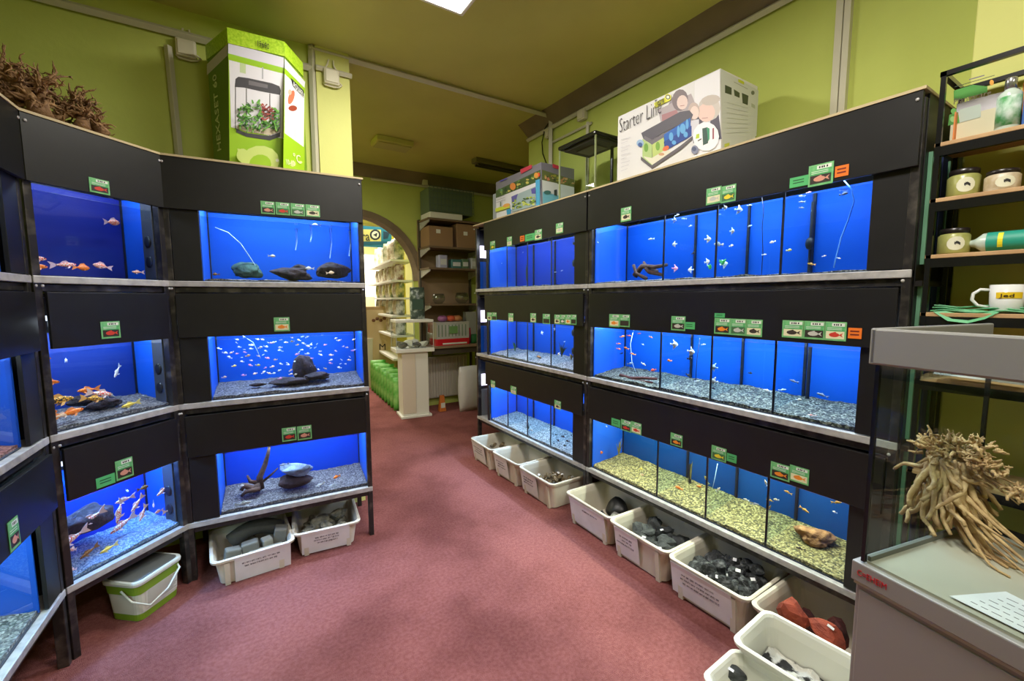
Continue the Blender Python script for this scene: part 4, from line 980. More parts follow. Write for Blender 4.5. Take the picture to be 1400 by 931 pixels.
nl = (l0 - f0).normalized(); ln = Vector((nl.y, -nl.x, 0))
P = Print(f0, ln)
P.poly([(283, 88), (311, 60), (311, 76), (283, 103)], (206, 202, 214))
P.build('printed_side', t)
lettering('AQUAEL', on_plane(400, 118, f1, rn), on_plane(414, 133, f1, rn), (0, 0, 1), (235, 235, 235), t, .032, .004)
lettering('10-60', on_plane(391, 225, f1, rn), on_plane(402, 227, f1, rn), (0, 0, 1), (230, 240, 190), t, .03, .004)
lettering('\u00b0C', on_plane(401, 221, f1, rn), on_plane(411, 224, f1, rn), (0, 0, 1), (236, 244, 200), t, .05, .004)
# vertical lettering on the left side face, reading upwards
pa, pb = on_plane(303, 205, f0, ln), on_plane(300, 98, f0, ln)
pa2 = Vector((pa.x, pa.y, pa.z)); pb2 = Vector((pa.x, pa.y, pb.z))
lettering('HEXASET 60', pa2, pb2, -dirn(156), (214, 226, 160), t, .045, .003)
# long white starter carton
bx0 = uR2.depth
a, b = on_x(845, 160, 2.125), on_x(985, 93, 2.125)
y0, y1 = b.y, a.y; zt = (a.z + b.z) / 2
t = thing('starter_set_carton', 'large white aquarium set carton with a family photo on the near right rack', 'carton', (2.3, (y0 + y1) / 2, RT))
adopt(MB().box(2.125, y0, RT, 2.475, y1, zt).build('carton_body', mat('white_carton', (222, 220, 222), .5), bevel=.002), t)
P = Print((2.125, 0, 0), (1, 0, 0))
P.poly([(950, 112), (984, 95), (986, 206), (948, 222)], (234, 232, 238))
# people print: woman, boy and man in soft tones
P.ell(928, 148, 15, 21, (150, 140, 150), .2); P.poly([(900, 150), (945, 128), (960, 165), (905, 175)], (176, 164, 170))
P.ell(930, 137, 11, 15, (126, 112, 118), .1); P.ell(933, 140, 7.5, 10, (226, 202, 196), .1); P.line(930, 145, 936, 144, .8, (170, 110, 110))
P.poly([(905, 157), (925, 150), (935, 170), (906, 178)], (170, 120, 126))
P.poly([(946, 160), (982, 150), (987, 190), (948, 196)], (86, 80, 96)); P.poly([(960, 168), (972, 160), (970, 182), (962, 186)], (206, 210, 222))
P.ell(970, 148, 15, 17, (206, 196, 190), .0); P.ell(966, 154, 12, 13, (232, 200, 190), .2); P.ell(972, 137, 13, 7, (198, 186, 178), -.2)
P.line(960, 162, 968, 161, .7, (170, 110, 110))
P.ell(949, 152, 8, 12, (196, 176, 170)); P.ell(950, 154, 6, 9, (236, 210, 202))
P.poly([(945, 165), (956, 163), (956, 190), (944, 192)], (214, 212, 222))
P.poly([(877, 182), (884, 178), (930, 153), (943, 151), (948, 157), (946, 162), (905, 183), (892, 191), (880, 190)], (84, 80, 92))
P.poly([(882, 186), (892, 191), (946, 162), (944, 172), (892, 198), (880, 190)], (110, 104, 114))
P.poly([(908, 184), (944, 161), (946, 186), (910, 206)], (20, 96, 186)); P.poly([(908, 194), (946, 172), (946, 186), (910, 206)], (12, 62, 150))
for q in ((918, 187, 3, 6), (928, 180, 2, 8), (934, 176, 4, 7), (940, 170, 2, 7), (922, 195, 3, 3), (938, 184, 3, 4)): P.ell(*q, (96, 170, 226))
P.poly([(879, 190), (892, 198), (892, 228), (879, 216)], (176, 200, 130)); P.poly([(892, 198), (908, 188), (909, 207), (893, 218)], (190, 206, 120))
P.poly([(892, 216), (912, 204), (918, 208), (893, 226), (880, 214)], (226, 220, 200))
P.ell(884, 202, 3, 6, (110, 160, 60)); P.ell(900, 200, 3, 6, (120, 166, 60)); P.ell(911, 203, 5, 3, (226, 110, 60), -.6); P.ell(905, 211, 4, 2, (206, 160, 120))
P.poly([(877, 214), (892, 226), (930, 200), (948, 186), (948, 190), (931, 205), (892, 231), (877, 219)], (96, 90, 96))
P.ell(876, 196, 5, 5, (150, 180, 214)); P.ell(876, 198, 3, 3, (60, 90, 150))
P.poly([(895, 141), (917, 130), (918, 137), (896, 148)], (226, 226, 40)); P.ell(914, 133, 4.5, 4.5, (236, 232, 90)); P.ell(914, 133, 3.2, 3.2, (40, 50, 60)); P.ell(914, 133, 2.1, 2.1, (236, 236, 220))
P.ell(966, 187, 18, 20, (246, 244, 248)); P.poly([(961, 176), (968, 174), (969, 196), (962, 199)], (52, 84, 76)); P.poly([(967, 174), (971, 176), (971, 190), (969, 194)], (60, 150, 110))
P.poly([(975, 176), (977, 175), (977, 190), (975, 191)], (150, 60, 80)); P.poly([(953, 184), (957, 183), (957, 189), (952, 190)], (190, 210, 60)); P.line(955, 193, 960, 190, 1.4, (70, 70, 60))
P.ell(951, 205, 5, 6, (130, 134, 160)); P.ell(950, 204, 3, 3, (80, 88, 120))
for i in range(9):
    y = 191 + i * 5.4
    P.line(850, y, 850 + (13, 9, 12, 10, 13, 8, 12, 11, 9)[i], y - 3.5, .6, (190, 188, 196))
P.build('printed_front', t)
lettering('Starter Line', on_x(848, 182, 2.125), on_x(905, 155, 2.125), (0, 0, 1), (66, 62, 72), t, .085, .006, thin=.018)
lettering('Tetra', on_x(897, 146.5, 2.125), on_x(909.5, 140.3, 2.125), (0, 0, 1), (50, 50, 40), t, .034, .011)
P = Print((0, y0, 0), (0, 1, 0))
P.poly([(985, 94), (1037, 124), (1034, 186), (988, 206)], (206, 208, 204))
for q in (((991, 116), (1000, 120), (1000, 130), (991, 127)), ((1003, 122), (1011, 127), (1011, 134), (1004, 131)), ((1014, 127), (1023, 131), (1022, 144), (1015, 141))): P.poly(q, (70, 78, 60))
P.ell(1029, 127, 2.4, 3, (110, 116, 100)); P.poly([(1027, 141), (1032, 144), (1032, 149), (1027, 146)], (176, 180, 160)); P.line(1003, 112, 1022, 122, .7, (150, 150, 140))
P.poly([(1009, 108), (1017, 112), (1017, 116), (1009, 112)], (200, 206, 50)); P.poly([(990, 197), (997, 195), (997, 199), (990, 202)], (200, 206, 80))
for i in range(7): P.line(993, 140 + i * 7, 1022, 148 + i * 5.4, .5, (186, 188, 182))
P.build('printed_side', t)
# small display tank with black hood
y0, y1, zt_, x0, x1 = 2.29, 2.68, 2.69, 2.16, 2.47
t = thing('hooded_glass_tank', 'small empty glass tank with black hood between two cartons on the right rack', 'aquarium', (2.32, 2.485, RT))
adopt(MB().box(x0 - .015, y0 - .01, zt_ - .03, x1, y1 + .01, zt_).build('hood', BLACKP, bevel=.012), t)
adopt(MB().box(x0 + .02, y0 + .03, zt_ - .045, x1 - .04, y1 - .03, zt_ - .03).build('hood_underside', mat('hood_underside', (44, 40, 40), .6)), t)
adopt(MB().box(x0 + .08, y0 + .1, zt_ - .055, x1 - .1, y1 - .1, zt_ - .045).build('hood_lamp', mat('unlit_lamp', (90, 84, 80), .4)), t)
for (xa, ya, xb, yb) in ((x0, y0, x0 + .004, y1), (x1 - .03, y0, x1 - .026, y1), (x0, y0, x1 - .03, y0 + .004), (x0, y1 - .004, x1 - .03, y1)):
    adopt(MB().box(xa, ya, RT + .012, xb, yb, zt_ - .03).build('glass_pane', GLASS), t)
for (xa, ya) in ((x0, y0), (x1 - .034, y0), (x0, y1), (x1 - .034, y1)):
    adopt(MB().box(xa - .004, ya - .004, RT, xa + .006, ya + .006, zt_ - .03).build('corner_seam', mat('pale_seam', (150, 160, 120), .4)), t)
adopt(MB().box(x0 - .006, y0 - .006, RT, x1 - .02, y1 + .006, RT + .012).build('tank_base', mat('cream_base', (200, 204, 160), .5)), t)
adopt(MB().tube([(x1 - .07, y0 + .08, zt_ - .04), (x1 - .07, y0 + .08, RT + .06)], .012, 8).build('filter_pipe', BLACKP), t)
# colourful oblong carton
y0, y1, zt_, x0, x1 = 2.876, 3.585, 2.625, 2.13, 2.475
t = thing('picture_carton', 'grey and white aquarium carton printed with water plants on the far right rack', 'carton', (2.3, 3.23, RT))
adopt(MB().box(x0, y0, RT, x1, y1, zt_).build('carton_body', mat('grey_carton', (118, 116, 130), .45), bevel=.002), t)
P = Print((x0, 0, 0), (1, 0, 0))
P.poly([(678, 268), (739, 240), (740, 292), (679, 300)], (214, 214, 222))
P.poly([(678, 261), (739, 232), (739, 247), (678, 271)], (60, 84, 40))
for i in range(46):
    x = rr.uniform(680, 738); y = 266 - (x - 680) * .45 + rr.uniform(-5, 4)
    P.ell(x, y, rr.uniform(1, 2.4), rr.uniform(.8, 2.2), rr.choice([(70, 110, 50), (120, 150, 70), (40, 64, 40), (190, 180, 90), (100, 140, 110)]), 0, 6)
P.ell(702, 255, 4, 5, (214, 130, 60)); P.ell(737, 239, 2, 3, (220, 70, 40)); P.ell(734, 240, 3, 4, (216, 150, 60))
P.poly([(712, 232), (728, 225), (728, 230), (713, 238)], (190, 50, 76))
P.poly([(684, 247), (694, 243), (694, 245), (684, 249)], (90, 84, 170))
P.poly([(700, 269), (733, 255), (733, 281), (701, 290)], (150, 170, 176)); P.poly([(700, 269), (709, 265), (706, 276), (701, 276)], (90, 84, 160)); P.poly([(727, 259), (733, 256), (733, 265), (728, 265)], (84, 80, 160))
for i in range(46):
    x = rr.uniform(702, 732); y = 284 - (x - 702) * .25 + rr.uniform(-10, 3)
    P.ell(x, y, rr.uniform(1, 2.2), rr.uniform(.8, 2), rr.choice([(170, 190, 50), (120, 150, 50), (60, 90, 50), (196, 206, 110), (50, 60, 66)]), 0, 6)
P.poly([(679, 285), (698, 280), (699, 284), (679, 290)], (196, 206, 60)); P.ell(694, 281, 5, 2.5, (222, 160, 80), -.3); P.line(686, 282, 686, 276, 1.4, (90, 110, 90))
for i in range(3): P.line(680, 271 + i * 3.2, 692, 267 + i * 3.2, .6, (150, 150, 160))
P.poly([(694, 287), (700, 285), (700, 293), (695, 294)], (40, 140, 190)); P.poly([(734, 247), (740, 245), (740, 286), (735, 287)], (70, 160, 206))
P.build('printed_front', t)
P = Print((0, y0, 0), (0, 1, 0))
P.poly([(741, 245), (785, 256), (785, 272), (742, 285)], (206, 210, 214)); P.poly([(742, 262), (766, 268), (764, 277), (742, 284)], (110, 180, 206)); P.poly([(741, 232), (785, 246), (785, 256), (741, 246)], (96, 106, 60))
for i in range(30):
    x = rr.uniform(743, 784); y = 239 + (x - 743) * .3 + rr.uniform(-4, 5)
    P.ell(x, y, rr.uniform(1, 2.6), rr.uniform(.8, 2.2), rr.choice([(150, 150, 60), (90, 100, 50), (196, 160, 110), (60, 70, 40), (190, 120, 90)]), 0, 6)
P.poly([(755, 224), (764, 227), (764, 232), (755, 229)], (190, 50, 80)); P.ell(748, 263, 5, 2.5, (60, 110, 110)); P.poly([(757, 260), (761, 259), (761, 268), (757, 267)], (60, 70, 70))
P.build('printed_side', t)
tag(box('narrow_carton', 2.14, 3.60, RT, 2.40, 3.66, 2.53, mat('pale_blue_grey_carton', (150, 156, 168), .5)), 'narrow pale blue-grey carton standing behind the plant picture carton', 'carton')

# driftwood on top of the left racks
def gnarled(name, label, base, height, spread, seed, m_, lean=(0, 0), n_main=5, twigs=26, thick=.035):
    rr = random.Random(seed); mb_ = MB(); base = Vector(base)
    def walk(p, d, L, r, steps, wig, up=0):
        pts = [p.copy()]; rs = [r]
        for i in range(steps):
            d = (d + Vector((rr.uniform(-wig, wig), rr.uniform(-wig, wig), rr.uniform(-wig, wig) + up))).normalized()
            p = p + d * L / steps; pts.append(p.copy()); rs.append(r * (1 - .75 * (i + 1) / steps))
        mb_.tube(pts, rs, 6); return pts, d
    for i in range(n_main):
        a = 2 * PI * i / n_main + rr.uniform(-.4, .4)
        st = base + Vector((math.cos(a), math.sin(a), 0)) * spread * rr.uniform(.3, .7) + Vector((0, 0, thick * .4))
        tgt = base + Vector((lean[0], lean[1], height * rr.uniform(.5, .75))) + Vector((math.cos(a), math.sin(a), 0)) * spread * .2
        pts, d = walk(st, (tgt - st).normalized(), (tgt - st).length, thick * rr.uniform(.6, 1), 6, .25)
        for j in range(twigs // n_main):
            q = pts[rr.randint(2, 6)]
            aa = rr.uniform(0, 2 * PI)
            dd = Vector((math.cos(aa) * .8, math.sin(aa) * .8, rr.uniform(-.1, .8)))
            p2, d2 = walk(q, dd, spread * rr.uniform(.3, .75), thick * .22, 5, .6)
            for _ in range(3):
                walk(p2[rr.randint(2, 5)], (d2 + Vector((rr.uniform(-1, 1), rr.uniform(-1, 1), rr.uniform(-.6, .8)))).normalized(), spread * rr.uniform(.12, .3), thick * .10, 4, .7)
    zmin = min(v[2] for v in mb_.v)
    mb_.v = [(v[0] - base.x, v[1] - base.y, max(v[2] - base.z, 0.001)) for v in mb_.v]
    o = mb_.build(name, m_, None, base, smooth=True); return tag(o, label, 'driftwood')
q1 = uB.world(.12, .12, RT); q2 = uB.world(.40, .13, RT); q0 = uA.world(uA.w - .1, .16, RT)
qa = on_z(45, 160, RT) + uB.n * .09; qb = on_z(122, 182, RT) + uB.n * .08
gnarled('driftwood_root', 'largest gnarled driftwood root at the upper left corner on the angled rack', qa, .27, .17, 3, WOODR, (.02, .02), 6, 150, .040)
gnarled('driftwood_root', 'lower spreading driftwood root right of the largest one on the angled rack', qb, .21, .14, 8, WOODR, (.03, .03), 6, 130, .034)
gnarled('driftwood_root', 'driftwood root cut by the left picture edge on the leftmost rack', (-.80, 2.36, RT), .27, .15, 12, WOODR, (0, 0), 5, 90, .036)

# ------------------------------------------------------------------ stock bins on the floor
def rrect(x0, y0, x1, y1, r, z, n=4):
    pts = []
    for cx, cy, a0 in ((x1 - r, y1 - r, 0), (x0 + r, y1 - r, PI / 2), (x0 + r, y0 + r, PI), (x1 - r, y0 + r, 1.5 * PI)):
        for k in range(n + 1):
            a = a0 + PI / 2 * k / n; pts.append((cx + r * math.cos(a), cy + r * math.sin(a), z))
    return pts
def stock_bin(cx, cy, w, l, h, label, rot=0, tilt=0, name='storage_bin', m_=BINM, step=True):
    """bin whose length l runs along its local y and whose labelled front faces local -x"""
    t = thing(name, label, 'bin', (cx, cy, 0), rot)
    tp = .028
    def rg(dx, z, r=.035): return rrect(-w / 2 + dx, -l / 2 + dx, w / 2 - dx, l / 2 - dx, r, z)
    R = [rg(tp + .01, 0), rg(tp, .008), rg(.012, h * .80), rg(.004, h * .84), rg(.004, h - .018), rg(-.010, h - .016, .04), rg(-.012, h - .004, .04), rg(-.006, h, .04), rg(.004, h - .002), rg(.010, h - .012), rg(.018, h * .8), rg(tp + .006, .012), rg(tp + .03, .010)]
    MB().loft(R, 0, True, True).build('bin_shell', m_, t, smooth=False, bevel=0)
    # moulded corner steps at the ends of the front
    if step:
        for s in (-1, 1):
            MB().loft([[(-w / 2 + tp - .012, s * (l / 2 - .075), .002), (-w / 2 + tp + .02, s * (l / 2 - .075), .002), (-w / 2 + tp + .02, s * (l / 2 - .05), .002), (-w / 2 + tp - .012, s * (l / 2 - .05), .002)],
                       [(-w / 2 - .002, s * (l / 2 - .075), h * .84), (-w / 2 + .02, s * (l / 2 - .075), h * .84), (-w / 2 + .02, s * (l / 2 - .05), h * .84), (-w / 2 - .002, s * (l / 2 - .05), h * .84)]]).build('corner_rib', m_, t)
    return t
def bin_label(t, w, l, h, y0=-.36, y1=.36, z0=.12, z1=.93, seed=1, rows=3, side='-x'):
    """paper sheet stuck on the bin front with a few written lines"""
    rr = random.Random(seed); tp = .028
    def pt(y, z, o=0.0): return (-w / 2 + tp * (1 - min(z / h, 1) / .84 * .8 if z / h < .84 else .2 * tp) - .010 - o if z < h * .84 else -w / 2 - .014 - o, y, z)
    a, b = y0 * l, y1 * l
    m_ = MB(); zs = [h * z0, h * .8, h * z1]; rows_ = []
    for z in zs:
        x = -w / 2 - .0145 if z > h * .82 else -w / 2 + tp - (tp) * (z / (h * .8)) - .006
        rows_.append((x, z))
    vs = []; 
    for o in (0, .0012):
        for x, z in rows_: vs += [(x - o, a, z), (x - o, b, z)]
    fs = [(0, 1, 3, 2), (2, 3, 5, 4), (6, 8, 9, 7), (8, 10, 11, 9), (0, 2, 8, 6), (2, 4, 10, 8), (1, 7, 9, 3), (3, 9, 11, 5), (4, 5, 11, 10), (0, 6, 7, 1)]
    pl_ = m_.add(vs, fs).build('paper_label', PAPER, t)
    m_ = MB()
    (xa, za), (xb, zb) = rows_[0], rows_[1]
    for r in range(rows):
        f = .86 - r * .16; z = za + (zb - za) * f; x = xa + (xb - xa) * f - .0022
        y = a + (b - a) * rr.uniform(.18, .3)
        end = a + (b - a) * rr.uniform(.62, .85)
        while y < end:
            wd = rr.uniform(.010, .022); hh = rr.uniform(.004, .007)
            for k in range(int(wd / .005) + 1):
                yy = y + k * .0055
                m_.box(x, yy, z - hh, x + .0006, yy + .0016, z + hh * rr.uniform(.4, 1))
                m_.box(x, yy, z + rr.uniform(-hh, hh * .6), x + .0006, yy + .0045, z + hh * .2 + .001)
            y += wd + .009
    m_.build('handwriting', mat('faded_marker', (110, 106, 116), .8), t)
rnd = random.Random(11)
# right row (x 1.86 front .. 2.24 back)
W_ = .38
def rbin(y0, y1, label, rot=0, dx=0, lab=(-.36, .36), h=.21, seed=1, rows=3):
    l = y1 - y0; t = stock_bin(1.86 + W_ / 2 + dx, (y0 + y1) / 2, W_, l, h, label, rot); bin_label(t, W_, l, h, lab[0], lab[1], seed=seed, rows=rows); return t
B1 = rbin(3.24, 3.64, 'farthest white storage bin of the right row', -.03, .0, (-.2, .42), seed=1)
B2 = rbin(2.83, 3.215, 'second farthest storage bin of the right row, looks almost empty', .03, .0, (-.1, .42), seed=2)
B3 = rbin(2.375, 2.795, 'white storage bin filled with brown gravel lumps, third from the far end', .0, 0, (-.06, .44), seed=3)
B4 = rbin(1.80, 2.225, 'white storage bin with black and grey stone below the seam of the right racks', -.03, .01, (-.40, .40), seed=4, rows=1)
B5 = rbin(1.385, 1.79, 'white storage bin of loose dark slate pieces in the middle of the right row', .0, -.01, (-.04, .40), seed=5)
B6 = rbin(.96, 1.36, 'white storage bin heaped with price-tagged black rocks, large paper on its front', .02, -.02, (-.34, .46), seed=6, rows=3)
B7 = rbin(.50, .93, 'white storage bin holding red stones, nearest of the row against the rack', .0, -.02, (-.05, .05), seed=7, rows=0)
B8 = stock_bin(1.695, .665, .27, .37, .235, 'white oblong tub with black grit in its bottom, beside the silver cabinet', .06, m_=mat('clean_white_tub', (222, 220, 208), .45), step=False, name='white_tub')
B9 = stock_bin(1.475, .675, .22, .34, .18, 'small white tub at the bottom edge holding one dark stone', .04, m_=mat('clean_white_tub', (222, 220, 208), .45), step=False, name='white_tub')
# bins under the pillar rack: fronts face the viewer (local -x turned to -y)
L1 = stock_bin(.016, 2.885, .40, .385, .16, 'white storage bin of grey stone blocks and pipe under the pillar rack', PI / 2 + .05); bin_label(L1, .40, .385, .16, -.46, .25, .02, .98, 8, 2)
L2 = stock_bin(.430, 2.93, .40, .365, .16, 'white storage bin of rough grey-beige stones under the right of the pillar rack', PI / 2 - .10); bin_label(L2, .40, .365, .16, -.34, .40, .06, .98, 9, 3)

ROCKS = {}
def rock(m_, seed, size, sq, ang=True):
    key = (seed, m_.name)
    if key not in ROCKS:
        me = rock_mesh(seed, 1, 1, 1, .3, ang, 2 if ang else 3); me.materials.append(m_); ROCKS[key] = me
    return ROCKS[key]
def in_bin(t, w, l, h, spots, m_, label, group, seeds=(21, 22, 23, 24, 25), tagm=None, ang=True, shade=None):
    for i, (x, y, z, s, sq) in enumerate(spots):
        me = rock(m_, seeds[i % len(seeds)], s, sq, ang)
        M = Matrix.Translation(t.location) @ Matrix.Rotation(t.rotation_euler[2], 4, 'Z')
        p = M @ Vector((x, y, z))
        o = put('stone', me, None, p, (rnd.uniform(-.6, .6), rnd.uniform(-.6, .6), rnd.uniform(0, 6))); o.scale = (s * sq[0], s * sq[1], s * sq[2])
        ql = ('back ' if x > .03 else 'front ' if x < -.03 else 'middle ') + ('left' if y > .04 else 'right' if y < -.04 else 'centre')
        tag(o, label + (', %s of it' % ql if len(spots) > 4 else ', %s one' % ('first', 'second', 'third', 'fourth')[i] if len(spots) > 1 else ''), 'stone', group)
        if tagm and i % 3 == 0:
            q = MB().box(-.011, -.008, 0, .011, .008, .001).build('price_sticker', PAPER, o)
            nrm = Vector((-.5, -.35, .8)).normalized()
            # nearest surface along the sticker normal, in the stone's own frame
            R3 = Euler(o.rotation_euler).to_matrix(); ln_ = (R3.inverted() @ nrm); ls = Vector((ln_.x / o.scale.x, ln_.y / o.scale.y, ln_.z / o.scale.z))
            best = max(me.vertices, key=lambda v: Vector((v.co.x * o.scale.x, v.co.y * o.scale.y, v.co.z * o.scale.z)).dot(ln_))
            q.location = best.co * 1.0
            q.rotation_euler = ln_.to_track_quat('Z', 'Y').to_euler(); q.scale = (1 / o.scale.x, 1 / o.scale.y, 1 / o.scale.z)
SLATE = mat('dark_slate', (40, 42, 45), .75, rgb2=(76, 79, 80), scale=3, bump=.5, bscale=9)
BLKR = mat('black_seiryu_rock', (38, 40, 44), .6, rgb2=(120, 122, 126), scale=3.4, bump=1, bscale=8, lo=.5, hi=.75)
REDR = mat('red_lava_stone', (168, 74, 50), .8, rgb2=(126, 52, 40), scale=2.4, bump=.6, bscale=7)
GREYR = mat('grey_block_stone', (118, 116, 108), .85, rgb2=(96, 94, 88), scale=3, bump=.4, bscale=10)
ROUGH = mat('rough_beige_grey_stone', (128, 122, 104), .85, rgb2=(78, 76, 68), scale=4, bump=1, bscale=8)
BRNG = mat('brown_gravel_lump', (150, 130, 100), .85, rgb2=(100, 86, 66), scale=4, bump=1, bscale=8)
def pile(w, l, n_, z0, s0, s1, seed, sqz=.6, xr=(-.8, .8)):
    rr = random.Random(seed); out = []
    nx = max(1, int(math.sqrt(n_))); i = 0
    for i in range(n_):
        gx, gy = i % nx, i // nx; ny = math.ceil(n_ / nx)
        x = (-.5 + (gx + .5) / nx) * (w - .13) + rr.uniform(-.012, .012); y = (-.5 + (gy + .5) / ny) * (l - .13) + rr.uniform(-.012, .012)
        s = rr.uniform(s0, s1); out.append((x, y, z0 + rr.uniform(-.01, .03), s, (1, rr.uniform(.7, 1), rr.uniform(sqz * .8, sqz * 1.2))))
    return out
in_bin(B1, W_, .40, .21, pile(W_, .4, 9, .11, .07, .10, 1), BRNG, 'brownish stone in the farthest right bin', 'stones in the farthest bin')
in_bin(B2, W_, .385, .21, pile(W_, .385, 9, .035, .05, .08, 2), BRNG, 'low brownish stone in the almost empty bin', 'stones in the second farthest bin')
in_bin(B3, W_, .42, .21, pile(W_, .42, 25, .10, .05, .09, 3) + pile(.22, .25, 12, .15, .04, .07, 33), BRNG, 'brown lump in the third bin from the far end', 'stones in the third bin', tagm=True)
in_bin(B3, W_, .42, .21, [(0, 0, .06, .33, (.8, .95, .3))], BRNG, 'flat brown slab under the lumps of the third bin', None)
in_bin(B4, W_, .435, .21, [(.07, .0, .11, .17, (1.1, .8, 1.0))], mat('black_shiny_stone', (24, 24, 26), .4), 'big black smooth stone at the back of its bin', None, (31,), ang=False)
in_bin(B4, W_, .435, .21, [(-.02, -.09, .10, .14, (1.2, .7, .6))], mat('speckled_grey_stone', (110, 110, 106), .8, rgb2=(170, 170, 164), scale=9), 'speckled grey oblong stone leaning in front of the black one', None, (32,), ang=False)
in_bin(B4, W_, .435, .21, [(.05, -.10, .05, .15, (1, 1, .5)), (-.02, .06, .05, .14, (1, 1, .5))], SLATE, 'half hidden dark slate at the bottom under the black smooth stone', 'bottom slates below the black stone')
in_bin(B5, W_, .405, .21, pile(W_, .405, 20, .12, .11, .15, 5, .5) + [(-.02, .07, .15, .14, (1, .8, .4)), (.05, 0, .16, .15, (1, .8, .5)), (-.04, -.09, .15, .13, (1, 1, .6)), (.09, .09, .15, .14, (1, .7, .6))], SLATE, 'angular slate piece in the slate bin', 'slate pieces in the middle bin', tagm=True)
in_bin(B6, W_, .40, .21, pile(.40, .42, 25, .12, .10, .14, 6, .7) + pile(.38, .38, 20, .165, .07, .11, 66, .8), BLKR, 'rugged black rock in the heaped bin', 'black rocks in the heaped bin', tagm=True)
in_bin(B7, W_, .43, .21, [(-.04, .12, .165, .17, (1, .9, .8))], REDR, 'upright orange-red stone, left one in the red stone bin', None, (41,), tagm=False)
in_bin(B7, W_, .43, .21, [(-.06, -.03, .17, .16, (.9, 1.0, .6))], REDR, 'low orange-red stone with price sticker, right one in the red stone bin', None, (42,), tagm=True)
in_bin(B7, W_, .43, .21, [(-.11, .05, .07, .13, (1, 1, .8)), (.02, -.12, .08, .14, (1, 1, .8))], REDR, 'half hidden red stone deep in the red stone bin', 'hidden red stones')
in_bin(B7, W_, .43, .21, [(.05, -.02, .12, .15, (1, .8, .9)), (.06, .10, .10, .14, (1, .8, 1)), (.02, -.13, .15, .12, (1, 1, .8))], mat('dark_red_stone', (84, 36, 34), .8, rgb2=(50, 26, 28), scale=3, bump=.6, bscale=8), 'dark maroon stone at the back of the red stone bin', 'maroon stones', tagm=False)
q9 = pm(B9).inverted() @ on_z(990, 916, .12)
in_bin(B9, .22, .34, .18, [(q9.x + .022, q9.y - .02, .115, .115, (1, 1.1, .6)), (q9.x + .03, q9.y - .12, .09, .11, (1, 1, .6))], SLATE, 'dark stone with white tag in the small tub at the bottom edge', 'stones in the small tub', tagm=True)
stuff(MB().add(*(lambda g: (g, [(j * 21 + i, j * 21 + i + 1, (j + 1) * 21 + i + 1, (j + 1) * 21 + i) for j in range(20) for i in range(20)]))([((i / 20 - .5) * .205, (j / 20 - .5) * .305, .105 + .025 * noise.noise(Vector((i * .35, j * .35, 2)))) for j in range(21) for i in range(21)])).build('black_grit', mat('black_grit_on_white', (206, 204, 196), .8, rgb2=(34, 32, 32), scale=16, lo=.44, hi=.52), B8))
# grey blocks, slab and pipe in the left bin
def blk(t, x, y, z, sx, sy, sz, rz, label, m_, name='stone_block', tilt=0):
    M = Matrix.Translation(t.location) @ Matrix.Rotation(t.rotation_euler[2], 4, 'Z'); p = M @ Vector((x, y, z))
    o = MB().box(-sx / 2, -sy / 2, -sz / 2, sx / 2, sy / 2, sz / 2).build(name, m_, None, p, (tilt, 0, rz + t.rotation_euler[2]), .008); return tag(o, label, 'stone')
blk(L1, -.11, .105, .10, .06, .075, .13, .1, 'leftmost upright grey block in the pillar-rack bin', GREYR, tilt=.15)
blk(L1, -.10, .01, .105, .06, .085, .13, -.1, 'second upright grey block from the left, larger, in the pillar-rack bin', GREYR, tilt=-.1)
blk(L1, -.09, -.07, .10, .06, .055, .12, .15, 'pale narrow grey block in the middle of the pillar-rack bin', mat('pale_grey_block', (142, 140, 130), .85, bump=.3))
blk(L1, -.05, -.14, .115, .08, .07, .14, -.2, 'rightmost darker grey block in the pillar-rack bin', GREYR, tilt=.2)
blk(L1, -.145, -.06, .115, .05, .17, .03, .0, 'flat pale grey slab lying along the front of the pillar-rack bin', mat('pale_grey_block', (142, 140, 130), .85, bump=.3))
M = pm(L1)
arc = [M @ Vector((.05, .10 - .26 * q, .13 + .05 * math.sin(PI * q))) for q in [i / 10 for i in range(11)]]
o = MB().tube(arc, .045, 10).build('arched_stone', mat('dark_arched_stone', (72, 72, 70), .8, bump=.4), smooth=True); tag(o, 'dark curved stone arch behind the grey blocks', 'stone')
in_bin(L1, .40, .385, .16, [(.12, .02, .07, .2, (.6, 1.2, .7))], GREYR, 'low grey boulder behind the dark arch', None)
in_bin(L2, .40, .365, .16, pile(.40, .365, 16, .07, .09, .13, 15, .6) + [(-.05, .05, .13, .14, (1, 1.1, .6)), (-.02, -.07, .13, .15, (1, 1.2, .6)), (-.13, .1, .12, .11, (1, 1, .6)), (-.13, -.08, .12, .1, (1, 1, .5)), (-.12, .0, .12, .11, (1, 1, .5))], ROUGH, 'rough stone in the right pillar-rack bin', 'rough stones in the right pillar-rack bin')
# lidded bucket under the angled rack
t = thing('lidded_bucket', 'white and green square bucket with shaded grey lid under the narrow angled rack', 'bucket', (-.452, 2.735, 0), .86)
w2, d2, hb = .122, .10, .20
def br(dx, z, r=.03): return rrect(-w2 + dx, -d2 + dx, w2 - dx, d2 - dx, r, z)
MB().loft([br(.020, 0), br(.018, .004), br(.004, hb)], 0).build('bucket_body', mat('white_bucket', (216, 216, 206), .45), t)
m_ = MB(); m_.loft([br(.0176, .003), br(.0150, .036)], 0, False, False); m_.loft([br(.0062, hb - .06), br(.0020, hb - .012)], 0, False, False); m_.build('green_band', mat('lime_band', (126, 160, 40), .5), t)
m_ = MB(); m_.loft([br(-.004, hb - .012, .034), br(-.006, hb, .036), br(-.003, hb + .008, .034), br(.006, hb + .008, .03)], 0); m_.build('lid_rim', mat('white_lid_rim', (212, 214, 206), .4), t)
